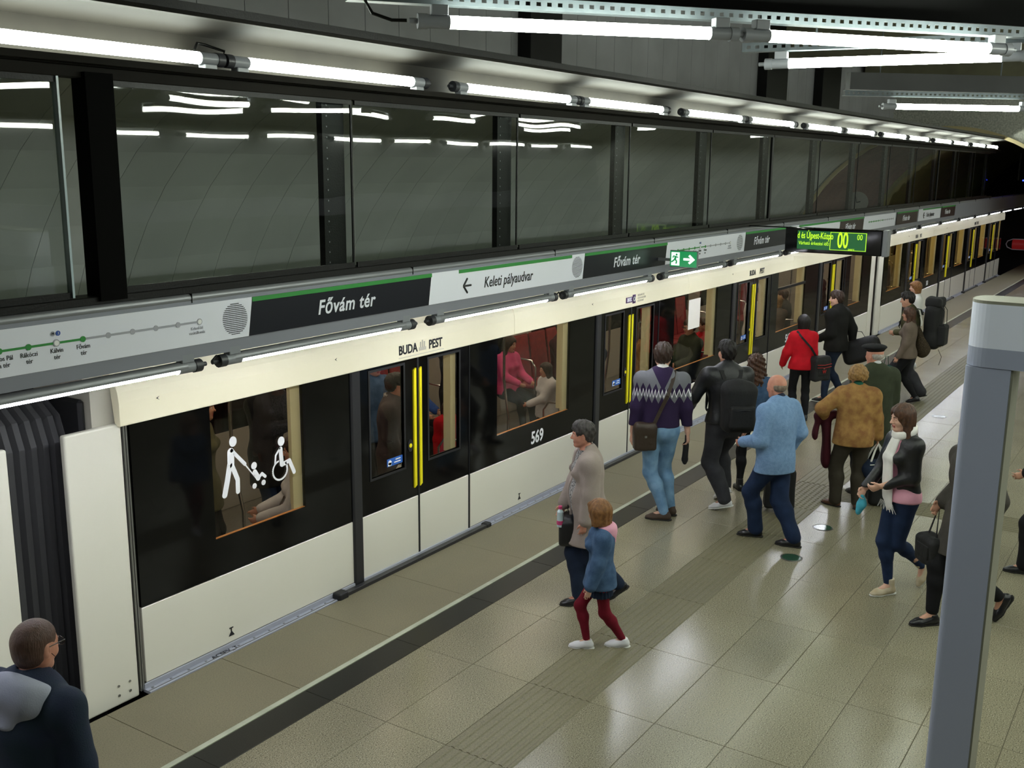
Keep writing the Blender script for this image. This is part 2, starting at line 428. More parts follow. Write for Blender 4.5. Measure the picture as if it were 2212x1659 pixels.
# end wall with the arch opening and its pale rim
we = struct('wall_end')
b = MB(); n = 40
for i in range(n):
    a0 = math.radians(-10+200*i/n); a1 = math.radians(-10+200*(i+1)/n)
    def P(a, r, x=30.0): return (x, CY+r*math.cos(a), CA+r*math.sin(a))
    b.quad(P(a0, 4.03), P(a1, 4.03), P(a1, 6.2), P(a0, 6.2)); b.quad(P(a0, 6.2), P(a1, 6.2), P(a1, 16), P(a0, 16))
b.build('perforated_cladding', MT['perforated'], we)
b = MB()
for i in range(n):
    a0 = math.radians(-10+200*i/n); a1 = math.radians(-10+200*(i+1)/n)
    b.quad(P(a0, 3.95, 29.9), P(a1, 3.95, 29.9), P(a1, 4.04, 29.9), P(a0, 4.04, 29.9)); b.quad(P(a0, 3.95, 29.9), P(a1, 3.95, 29.9), P(a1, 3.95, 30.05), P(a0, 3.95, 30.05))
    b.quad(P(a0, 4.04, 29.9), P(a1, 4.04, 29.9), P(a1, 4.04, 30.0), P(a0, 4.04, 30.0))
b.build('arch_rim', MT['rim'], we)
# ceiling, right and rear shell
ce = struct('ceiling'); MB().box(-3, 30, -8.4, 7.5, 7.6, 7.7).build('slab', MT['concrete'], ce)
MB().box(20.5, 22.2, -8.4, 7.3, 5.75, 7.6).box(26.5, 28, -8.4, 7.3, 5.7, 7.6).split('beam', MT['concrete'], ce, bevel=.02)
wr = struct('wall_right'); b = MB()
for i in range(16): b.box(-3+i*2.1, -3+i*2.1+2.09, -8.4, -8.35, 0, 7.6)
b.split('cladding', MT['dark_wall'], wr)
wk = struct('wall_back'); MB().box(-3.1, -3, -8.4, 10.2, -1.3, 7.7).build('cladding', MT['dark_wall'], wk)
MB().box(58, 58.1, 0, 11, -1.3, 6).build('tunnel_end', MT['tunnel'], wb)
MB().box(45.5, 45.7, 1.9, 10, -1.3, 2.45).build('dark_portal', MT['tunnel'], wb)
# ================================================================== GLAZED SCREEN over the platform edge
GY = 4.96
tw = struct('trim_2')       # soffit trough, transom, sill
XA, XB = -1.0, 31.2
b = MB().extx([(4.90, 4.15), (5.05, 4.15), (5.05, 4.42), (4.62, 4.44), (4.60, 4.47), (4.56, 4.47), (4.56, 4.42), (4.62, 4.42), (5.0, 4.38), (5.0, 4.19), (4.90, 4.19)], XA, XB)
b.build('lamp_trough', MT['brown_steel'], tw)
MB().box(XA, XB, 4.55, 4.58, 4.44, 4.485).build('top_edge', MT['black_steel'], tw)
MB().box(XA, XB, 4.83, 4.90, 4.155, 4.175).box(XA, XB, 4.825, 4.832, 4.155, 4.19).build('ledge', MT['brown_steel'], tw)
MB().box(XA, XB, 4.93, 5.03, 4.09, 4.15).build('transom', MT['brown_steel'], tw, bevel=.004)
MB().box(XA, XB, 4.92, 5.06, 2.91, 2.955).build('sill', MT['black_steel'], tw, bevel=.004)
mull = [3.40+2.07*k+(0.03 if k == 0 else 0) for k in range(14)]
mull = [1.33, 3.43]+[5.50+2.085*k for k in range(13)]
postm = MB().box(-.24, -.03, 5.0, 5.05, 2.95, 4.15)
for k in range(16): postm.m(1).cyl((-.2, 4.996, 3.0+k*.07), (-.2, 5.002, 3.0+k*.07), .006, 6)
postm = postm.mesh('steel_post', [MT['black_steel'], MT['alu']], bevel=0)
paneg = {}
for i in range(len(mull)-1):
    a, c = mull[i], mull[i+1]
    wn = struct('window_%d' % (i+1), (a, 0, 0)); L = c-a
    g0 = .16 if i == 1 else .02; g1 = .14 if i == 0 else .012
    MB().quad((g0, GY, 2.955), (L-g1, GY, 2.955), (L-g1, GY, 4.09), (g0, GY, 4.09)).build('glass_pane', MT['glass'], wn, fix=False)
    f = MB().box(-.009, .009, 4.954, 4.966, 2.955, 4.09)
    if i == 1: f = MB().box(-.01, .16, 4.90, 5.02, 2.93, 4.12)
    if i in (6, 11): f = MB().box(-.03, .03, 4.945, 4.975, 2.93, 4.12)
    f.build('mullion', MT['beam_black' if i == 1 else 'black_steel'], wn, bevel=.002)
    fr = MB().box(g0, L-g1, 4.94, 4.955, 2.955, 2.99).box(g0, L-g1, 4.94, 4.955, 4.06, 4.09)
    fr.split('frame', MT['black_steel'], wn)
    if i == 0: MB().box(L-.155, L-.142, 4.93, 4.975, 2.96, 4.09).build('glass_edge', MT['glass_edge'], wn)
    if i >= 1: inst(postm, 'steel_post', wn, (L, 0, 0))
# upper fluorescent strip
def tube_lamp(name, a, b_, lab, group, mtube, cat='lamp', r=.034, bracket='down', half=False):
    """a,b: ends of the lit length in world space"""
    A = Vector(a); B = Vector(b_); d = (B-A); L = d.length; ang = math.atan2(d.y, d.x)
    t = thing(name, lab, cat, A, ang, group)
    if half:
        MB().cyl((0, 0, 0), (L, 0, 0), r*.86, 12).build('tube', mtube, t)
        MB().cyl((-.06, 0, .004), (L+.06, 0, .004), r+.001, 14, a0=-math.radians(105), a1=math.radians(105)).build('housing', MT['alu'], t)
    else: MB().cyl((0, 0, 0), (L, 0, 0), r, 16).build('tube', mtube, t)
    b = MB().cyl((-.13, 0, 0), (-.0, 0, 0), r+.001, 14).cyl((L, 0, 0), (L+.13, 0, 0), r+.001, 14)
    b.split('end_sleeve', MT['cap'], t)
    b = MB()
    for s_ in (-1, 1):
        o_ = 0 if s_ < 0 else L; b.hold = 1; b.cyl((o_+s_*.12, 0, 0), (o_+s_*.17, 0, 0), r+.006, 14).cyl((o_+s_*.17, 0, 0), (o_+s_*.215, 0, 0), .014, 8); b.hold = 0; b.np += 1
    b.split('end_cap', MT['cap_dark'] if half or bracket == 'down' else MT['cap'], t)
    b = MB(); s = -1 if bracket == 'down' else 1
    for x in (-.1, L+.02):
        z0, z1 = sorted((s*r*.9, s*(r+.05))); b.box(x, x+.09, -.03, .03, z0, z1)
    b.split('bracket', MT['cap'], t, bevel=.004)
    return t
ORD = ['first', 'second', 'third', 'fourth', 'fifth', 'sixth', 'seventh', 'eighth', 'ninth', 'tenth', 'eleventh', 'twelfth', 'thirteenth', 'fourteenth', 'fifteenth', 'sixteenth', 'seventeenth', 'eighteenth', 'nineteenth', 'twentieth']
k0 = 0
ul = 'fluorescent tube lamp in the long row under the soffit above the glazed screen'
proto = None
for k in range(-1, 7):
    for s_ in (4.49, 6.70):
        x = s_+4.12*k
        if x > 29.7: continue
        if proto is None: proto = t = tube_lamp('tube_lamp', (x, 4.86, 4.245), (x+1.55, 4.86, 4.245), ul, 'tube lamps above the glazed screen', MT['tube'])
        else: t = copy_tree(proto); t.location = (x, 4.86, 4.245)
        t['label'] = ORD[k0]+' lamp from the left in the tube row above the glazed screen'; k0 += 1
MB().tube([(4.30, 4.86, 4.25), (4.34, 4.88, 4.30), (4.24, 4.93, 4.33), (4.16, 4.9, 4.33), (4.12, 4.88, 4.29), (4.15, 4.86, 4.25)], .008).build('lamp_cable', MT['black_steel'], tw)
# ================================================================== SIGN BAND
sb = struct('trim_3')
XS, XE = -1.0, 44.0
MB().extx([(4.90, 2.53), (5.12, 2.53), (5.12, 2.90), (4.93, 2.905), (4.90, 2.87)], XS, XE).build('band_body', MT['band'], sb, bevel=0)
MB().cyl((XS, 4.925, 2.885), (XE, 4.925, 2.885), .027, 12).build('top_roll', MT['alu'], sb)
b = MB(); x = XS+.9
while x < XE: b.box(x, x+.004, 4.895, 4.93, 2.86, 2.915); x += 2.06
b.split('roll_joint', MT['black_steel'], sb)
SL = .03   # slant of sign ends
def panel_obj(x0, x1, m, parent, name='board', z0=2.61, z1=2.85, y=4.896, th=.006):
    b = MB(); b._add([(x0-SL, y-th, z0), (x1-SL, y-th, z0), (x1+.01, y-th, z1), (x0+.01, y-th, z1), (x0-SL, y, z0), (x1-SL, y, z0), (x1+.01, y, z1), (x0+.01, y, z1)],
                     [(0, 1, 2, 3), (4, 5, 1, 0), (5, 6, 2, 1), (6, 7, 3, 2), (7, 4, 0, 3), (4, 5, 6, 7)])
    return b.build(name, m, parent)
def name_sign(x0, x1, lab, tx=None, size=.135, m='sign_navy'):
    t = thing('station_name_sign', lab, 'sign', (0, 0, 0), 0, 'station name boards')
    t.location = ((x0+x1)/2, 4.9, 2.61); ox = -(x0+x1)/2
    def sh(o): o.location = (ox, -4.9, -2.61); return o
    sh(panel_obj(x0, x1, MT[m], t)); 
    sh(MB().box(x0+.008, x1+.008, 4.885, 4.889, 2.822, 2.85).build('green_stripe', MT['sign_green'], t))
    sh(text('Fővám tér', size, MT['sign_white'], parent=t, mw=face_y(tx or (x0+x1)/2-.1, 4.8885, 2.715), shear=.22, bold=.0025, sx=.95, space=1.08))
    return t
def speaker_panel(x0, x1, lab):
    t = thing('loudspeaker_panel', lab, 'loudspeaker', ((x0+x1)/2, 4.9, 2.61), 0, 'loudspeaker panels in the sign band'); ox = -(x0+x1)/2
    o = panel_obj(x0, x1, MT['sign_white'], t); o.location = (ox, -4.9, -2.61)
    b = MB(); cx = (x0+x1)/2-.01; R = .098; n = 17
    for i in range(n):
        z = 2.73-R+2*R*(i+.5)/n; hw = math.sqrt(max(0, R*R-(z-2.73)**2)); b.box(cx-hw, cx+hw, 4.887, 4.8895, z-.0022, z+.0022)
    b.split('grille_slot', MT['sign_black'], t, post=lambda o: setattr(o, 'location', (ox, -4.9, -2.61)))
    return t
def map_sign(x0, x1, lab, names=True):
    t = thing('route_map_sign', lab, 'sign', ((x0+x1)/2, 4.9, 2.61), 0, 'route map boards'); ox = -(x0+x1)/2
    def sh(o): o.location = (ox, -4.9, -2.61); return o
    sh(panel_obj(x0, x1, MT['sign_white'], t))
    xs = [x1-.16-.155*i for i in range(12)]; z = 2.745
    cur = 5                                        # the station shown as 'here'
    sh(MB().box(xs[cur], xs[0], 4.8865, 4.8895, z-.006, z+.006).build('grey_line', MT['sign_grey'], t))
    sh(MB().box(max(xs[-1], x0+.05), xs[cur], 4.8865, 4.8895, z-.006, z+.006).build('green_line', MT['sign_green'], t))
    g = MB(); gr = MB(); wh = MB(); bk = MB()
    for i, x in enumerate(xs):
        if x < x0+.05: continue
        if i in (0, 6): bk.disc((x, 4.8885, z), (0, -1, 0), .019, .003); wh.disc((x, 4.887, z), (0, -1, 0), .014, .003)
        elif i < cur: gr.disc((x, 4.8885, z), (0, -1, 0), .016, .003)
        else: g.disc((x, 4.8885, z), (0, -1, 0), .016, .003)
    (g.split('green_stop', MT['sign_green'], t, post=sh)); gr.split('grey_stop', MT['sign_grey'], t, post=sh); bk.split('stop_ring', MT['sign_grey'], t, post=sh); wh.split('stop_dot', MT['white'], t, post=sh)
    if names:
        for i, s_ in ((5, 'Fővám\ntér'), (6, 'Kálvin\ntér'), (7, 'Rákóczi\ntér'), (8, 'II. János Pál\npápa tér')):
            if xs[i] > x0+.05: sh(text(s_, .034, MT['sign_black'], parent=t, mw=face_y(xs[i], 4.8885, z-.057), sx=.9))
        sh(text('Kelenföld\nvasútállomás', .026, MT['sign_grey'], parent=t, mw=face_y(xs[0]-.02, 4.8885, z-.05), sx=.9))
        sh(text('M', .018, MT['sign_black'], parent=t, mw=face_y(xs[6]-.016, 4.886, z+.05)))
        sh(MB().disc((xs[6]-.016, 4.8885, z+.05), (0, -1, 0), .013, .001).build('symbol', MT['sign_grey'], t))
        sh(MB().disc((xs[6]+.014, 4.8885, z+.05), (0, -1, 0), .013, .002).build('symbol', MT['sign_blue'], t))
        sh(text('3', .018, MT['white'], parent=t, mw=face_y(xs[6]+.014, 4.885, z+.05)))
    return t
def arrow_sign(x0, x1, lab, size=.125):
    t = thing('direction_sign', lab, 'sign', ((x0+x1)/2, 4.9, 2.61), 0, 'direction boards'); ox = -(x0+x1)/2
    def sh(o): o.location = (ox, -4.9, -2.61); return o
    sh(panel_obj(x0, x1, MT['sign_white'], t)); 
    sh(MB().box(x0+.36, x1+.008, 4.885, 4.889, 2.822, 2.85).build('green_stripe', MT['sign_green'], t))
    ax = x0+.42; z = 2.715
    ar = MB(); 
    for a, c in (((ax, z), (ax+.10, z)), ((ax, z), (ax+.05, z+.055)), ((ax, z), (ax+.05, z-.055))):
        ar.cyl((a[0], 4.888, a[1]), (c[0], 4.888, c[1]), .0085, 8); ar.disc((c[0], 4.889, c[1]), (0, -1, 0), .0085, .004, 10)
    sh(ar.build('arrow', MT['sign_black'], t))
    sh(text('Keleti pályaudvar', size, MT['sign_black'], parent=t, mw=face_y(ax+.14+.52, 4.8885, z), shear=.2, bold=.001, sx=.86))
    return t
map_sign(1.9, 4.22, 'large white route map board with green line, leftmost in the sign band')
speaker_panel(4.22, 4.47, 'nearest white loudspeaker panel, between route map and first dark name board')
name_sign(4.47, 6.29, 'nearest dark Fővám tér name board above the nearest train door', 5.34)
arrow_sign(6.29, 8.42, 'white Keleti pályaudvar board with black arrow in the sign band')
speaker_panel(8.42, 8.67, 'white loudspeaker panel to the right of the Keleti pályaudvar board')
name_sign(8.67, 10.5, 'second dark Fővám tér board, left of the green exit sign', 9.55)
map_sign(10.5, 12.5, 'white route map board partly hidden by the green exit sign')
speaker_panel(12.5, 12.85, 'white loudspeaker panel at the right end of the route map behind the exit sign')
name_sign(12.85, 14.6, 'third dark Fővám tér board, just left of the departure display', 13.45)
arrow_sign(14.6, 17.0, 'white direction board partly hidden behind the hanging departure display')
name_sign(17.0, 18.4, 'fourth name board with maroon tint, right above the departure display', m='sign_maroon')
map_sign(18.4, 20.6, 'small far route map board beyond the departure display', False)
name_sign(20.7, 22.4, 'fifth name board, far away, maroon, beyond the far route map', m='sign_maroon')
arrow_sign(22.5, 24.6, 'farthest white direction board, near the end wall')
name_sign(24.7, 26.2, 'farthest maroon name board, near the end wall', m='sign_maroon')
# lower tube lamps under the sign band
ll = 'half-shaded fluorescent tube lamp in the low row under the sign band'; k0 = 0
proto = None
for k in range(-1, 9):
    for s_ in (4.39, 6.48):
        x = s_+4.12*k
        if proto is None: proto = t = tube_lamp('edge_lamp', (x, 4.93, 2.478), (x+1.55, 4.93, 2.478), ll, 'tube lamps under the sign band', MT['tube_low'], bracket='up', half=True)
        else: t = copy_tree(proto); t.location = (x, 4.93, 2.478)
        t['label'] = ORD[k0]+' lamp from the left in the half-shaded row under the sign band'; k0 += 1
MB().tube([(4.17, 4.93, 2.485), (4.21, 4.93, 2.515), (4.24, 4.93, 2.50), (4.22, 4.93, 2.475), (4.2, 4.93, 2.48)], .006).tube([(8.3, 4.93, 2.485), (8.27, 4.93, 2.515), (8.24, 4.93, 2.50)], .006).build('lamp_cable', MT['black_steel'], sb)
# ================================================================== EXIT SIGN + DEPARTURE DISPLAY
t = thing('exit_sign', 'lit green emergency exit sign with running man and arrow, hung from the sign band', 'sign', (10.3, 4.6, 2.70))
MB().box(-.012, .012, -.17, .15, -.09, .09).build('housing', MT['alu'], t, bevel=.003)
MB().box(-.016, -.012, -.16, .145, -.082, .082).build('green_face', MT['exit_green'], t)
MB().box(-.02, -.016, .035, .13, -.07, .07).build('door_field', MT['exit_white'], t)
b = MB()   # arrow pointing right in the picture (towards -y)
b.quad((-.0205, -.01, -.013), (-.0205, -.10, -.013), (-.0205, -.10, .013), (-.0205, -.01, .013))
b.quad((-.0205, -.085, -.052), (-.0205, -.145, 0), (-.0205, -.085, .052), (-.0205, -.065, .035), (-.0205, -.105, 0), (-.0205, -.065, -.035))
b.build('arrow', MT['exit_white'], t)
b = MB(); Xp = -.0215
def lm(*pts, r=.008):
    for p_, q_ in zip(pts[:-1], pts[1:]): b.cyl((Xp, p_[0], p_[1]), (Xp, q_[0], q_[1]), r, 6)
b.disc((Xp, .068, .045), (-1, 0, 0), .011, .002, 12); lm((.075, .03), (.085, -.005), r=.012); lm((.085, -.005), (.065, -.025), (.072, -.05)); lm((.088, -.005), (.105, -.02), (.125, -.035)); lm((.075, .025), (.05, .015), r=.006); lm((.078, .025), (.105, .03), (.11, .01), r=.006)
b.build('running_figure', MT['exit_green'], t)
MB().box(-.01, .01, .15, .30, -.03, .0).build('arm', MT['alu'], t)
t = thing('departure_display', 'black hanging departure display with green lettering and 00 minutes counter', 'display', (13.0, 3.82, 2.62))
MB().box(0, .14, -.60, .60, 0, .31).build('housing', MT['black_gloss'], t, bevel=.012, seg=2)
MB().box(-.004, .15, -.665, -.602, -.005, .315).build('end_cap', MT['alu'], t, bevel=.01)
MB().box(-.003, 0, -.42, .44, .045, .275).build('screen', MT['led_back'], t)
def fx(y, z): return face_x(-.004, y, z)
text('d és Újpest-Közpo', .115, MT['led_text'], 'lettering', t, fx(.44, .215), align='LEFT', sx=.52, bold=.001)
text('Várható érkezési idő:', .062, MT['led_text'], 'lettering', t, fx(.42, .12), align='LEFT', sx=.72)
text('00', .27, MT['led_text'], 'lettering', t, fx(-.13, .165), sx=.5, bold=.005)
text('00', .095, MT['led_text'], 'lettering', t, fx(-.335, .215), sx=.72)
text('perc', .04, MT['led_text'], 'lettering', t, fx(-.24, .068), sx=1.1)
b = MB()
for y0, y1, z0, z1 in ((.02, .026, .05, .27), (-.415, -.409, .05, .27), (-.415, .026, .265, .27), (-.415, .026, .05, .055)): b.box(-.006, -.003, y0, y1, z0, z1)
b.build('counter_frame', MT['led_text'], t)
MB().box(.06, .08, .58, 1.10, .295, .31).build('arm', MT['black_steel'], t)
# opposite platform edge: its soffit, tube row and sign band (they show as reflections in the glass)
opp = struct('trim_4')
MB().box(-1, 30, -6.75, -6.35, 4.30, 4.47).build('soffit', MT['brown_steel'], opp)
MB().box(-1, 30, -6.72, -6.68, 2.95, 4.30).build('screen', MT['dark_wall'], opp)
MB().box(-1, 30, -6.75, -6.50, 2.53, 2.93).build('band_body', MT['band'], opp)
for k in range(14):
    t = tube_lamp('tube_lamp', (1.2+2.06*k, -6.55, 4.22), (2.7+2.06*k, -6.55, 4.22), 'fluorescent tube of the opposite platform edge, seen only mirrored in the glass', 'tube lamps of the opposite platform edge', MT['tube'])
# far end markers
t = thing('stop_marker', 'red rounded sign plate with pale outline at the far dark tunnel end', 'sign', (44.5, 5.75, .65))
MB().cyl((0, .35, .18), (0, -1.2, .18), .19, 16).build('plate', MT['bench_red'], t)
MB().tube([(-.02, .35, .38), (-.02, .53, .3), (-.02, .58, .18), (-.02, .53, .06), (-.02, .35, -.02), (-.02, -1.2, -.02)], .02, 6).tube([(-.02, .35, .38), (-.02, -1.2, .38)], .02, 6).build('outline', MT['sign_white'], t)
MB().box(-.05, .05, -.4, -.3, -.65, 0).build('post', MT['black_steel'], t)
t = thing('signal_lamp', 'tiny green signal light glowing in the dark tunnel mouth', 'signal', (41.2, 6.35, 1.3)); MB().disc((0, 0, 0), (-1, 0, 0), .05, .02).build('lens', MT['signal_green'], t); MB().box(.0, .12, -.1, .1, -1.3, .15).build('case', MT['black_steel'], t)
t = thing('clock_reflection', 'round pale clock standing in for a reflection in the glazed screen', 'clock', (33.3, 9.1, 2.62));  # solid clock put in for a mirror image in the glass
MB().disc((0, 0, 0), (-.95, -.3, 0), .33, .05, 28).build('dial', mat('clock_dial', '8f9088', .5), t)
MB().tube([(-.08, 0, 0), (-.08, .04, .2)], .012, 5).tube([(-.08, 0, 0), (-.08, -.12, .03)], .015, 5).build('hand', MT['sign_black'], t)
MB().cyl((.04, .01, 0), (.3, .45, 0), .03, 8).build('arm', MT['black_steel'], t)
t = thing('blue_sign', 'small blue lit sign at the far right end of the platform', 'sign', (34.5, 4.55, 3.35)); MB().box(0, .05, -.25, .1, -.02, .02).build('face', MT['signal_blue'], t); MB().box(.02, .04, .2, .24, 0, .8).build('hanger', MT['black_steel'], t)
# ================================================================== PORTAL (blue grey column and beam, right foreground)
t = thing('portal_frame', 'tall blue-grey painted portal column with rounded white-topped beam in the right foreground', 'portal', (5.54, .92, 0))
def rounded_rect(x0, x1, y0, y1, r, n=6, left_only=True):
    pts = []
    for cx, cy, a in ((x1-r, y1-r, 0), (x0+r, y1-r, 90)):
        for i in range(n+1):
            an = math.radians(a+90*i/n); pts.append((cx+r*math.cos(an), cy+r*math.sin(an)))
    pts += [(x0, y0), (x1, y0)]
    return pts
def extz(pts, z0, z1):
    b = MB(); n = len(pts); vs = [(x, y, z0) for x, y in pts]+[(x, y, z1) for x, y in pts]
    b._add(vs, [(i, (i+1) % n, n+(i+1) % n, n+i) for i in range(n)], False); b._add(vs, [tuple(range(n))[::-1], tuple(range(n, 2*n))]); return b
rr_ = rounded_rect(0, .26, -.215, 0, .035)
extz(rr_, 0, 2.70).build('column', MT['pillar'], t)
MB().box(.01, .25, -.225, -.2155, 0, 2.70).build('side_strip', MT['pillar_side'], t)
rb = rounded_rect(-.006, .266, -2.3, .006, .10, 8)
extz(rb, 2.703, 2.80).build('lower_beam', MT['pillar'], t); extz(rb, 2.80, 3.02).build('white_band', MT['portal_white'], t); extz(rb, 3.02, 3.035).build('top_cover', MT['pillar_side'], t)
extz([(x, y-2.08) for x, y in rr_], 0, 2.70).build('column', MT['pillar'], t)
# ================================================================== HANGING TUBES over the platform
def tray(name, a, b_, lab, beam=True, z=4.5, h=.055, off=.03, beamh=.2, boff=.12, bm='beam_black'):
    A = Vector((*a, 0)); B = Vector((*b_, 0)); d = B-A; L = d.length; ang = math.atan2(d.y, d.x)
    t = thing(name, lab, 'cable tray', (a[0], a[1], z), ang)
    b = MB().box(0, L, off, off+.004, 0, .017).box(0, L, off, off+.004, h-.017, h); x = 0
    while x < L: b.box(x, x+.035, off, off+.004, .017, h-.017); x += .062
    b.build('slotted_web', MT['galv'], t)
    MB().box(0, L, off, off+.085, -.004, 0).box(0, L, off, off+.06, h, h+.003).build('flange', MT['galv'], t)
    if beam: MB().box(.1, L, boff, boff+.12, h+.02, h+.02+beamh).build('carrier_beam', MT[bm], t)
    b = MB(); x = .5
    while x < L: b.cyl((x, boff+.05, h), (x, boff+.05, 7.6-z), .008, 6); x += 1.6
    b.split('hanger_rod', MT['galv'], t)
    return t
def unit(a, b_): d = Vector(b_[:3])-Vector(a[:3]); d.normalize(); return d
tray('cable_tray', (4.22, 3.80), (8.6, .25), 'long slotted galvanised tray with black beam carrying the two nearest hanging tubes', beamh=.34)
tray('cable_tray', (7.46, 2.95), (7.86, .45), 'short slotted tray running crosswise just below the long one', beam=False, z=4.49)
tray('cable_tray', (12.9, 3.75), (15.6, .8), 'far slotted tray under a grey beam at the upper right', z=4.52, bm='dark_wall')
tube_lamp('hanging_lamp', (4.60, 3.44, 4.4), (5.69, 2.44, 4.4), 'nearest hanging fluorescent tube, top centre, with looped cable at its left end', None, MT['tube'], bracket='up')
tube_lamp('hanging_lamp', (5.97, 2.2, 4.4), (7.23, 1.25, 4.4), 'second hanging tube on the long tray, top right, sloping down to the right', None, MT['tube'], bracket='up')
tube_lamp('hanging_lamp', (7.58, 2.63, 4.4), (7.77, 1.25, 4.4), 'hanging tube crossing beneath the second one at top right', None, MT['tube'], bracket='up')
tube_lamp('hanging_lamp', (13.36, 3.28, 4.4), (14.45, 2.08, 4.4), 'farthest hanging tube below the grey beam at upper right', None, MT['tube'], bracket='up')
t = thing('power_cable', 'dark cable looping from the left end of the nearest hanging tube', 'cable', (4.43, 3.6, 4.4))
MB().tube([(0, -.01, 0), (-.05, .05, 0), (-.12, .12, .03), (-.14, .15, .09), (-.1, .12, .16), (-.02, .04, .2)], .009).build('cable', MT['black_steel'], t)
pl_ = 'hanging tube right of view, mirrored in the glass or added to light the end wall'
for a, c in [((7.11, -1.99), (7.6, -.6)), ((7.27, -.59), (7.9, .55)), ((7.98, -.39), (9.35, -.42)), ((9.59, -.14), (10.9, -.7)), ((9.56, -1.94), (11.0, -2.15)), ((11.2, -4.6), (12.05, -3.4)),
             ((12.57, -3.2), (13.5, -2.0)), ((13.72, -2.49), (15.2, -2.9)), ((15.67, -1.3), (14.6, -.1)), ((16.2, -2.6), (17.7, -2.7)), ((19.1, -2.6), (20.2, -1.8)), ((16.6, -.98), (17.5, .0)), ((3.2, -1.0), (4.4, -.2)), ((2.2, -3.4), (3.5, -3.9)), ((21.5, -1.0), (22.9, -1.2)), ((21.5, -4), (22.9, -3.6)), ((5.2, -5), (6.6, -5.3)), ((26.6, 1.6), (28.0, 1.2)), ((27.8, .2), (28.6, -1.0)), ((24.5, 1.2), (25.8, .6))]:  # the ones by the end wall are unseen, added to brighten it
    u = unit((*a, 4.5), (*c, 4.5)); e = Vector((*a, 4.5))+u*1.5
    t = tube_lamp('hanging_lamp', (*a, 4.5), tuple(e), pl_, 'hanging tubes to the right of the view', MT['tube'], bracket='up')
    MB().box(-.2, 1.7, -.03, .03, .085, .14).cyl((.2, 0, .14), (.2, 0, 3.1), .008, 6).cyl((1.3, 0, .14), (1.3, 0, 3.1), .008, 6).build('rail', MT['galv'], t)
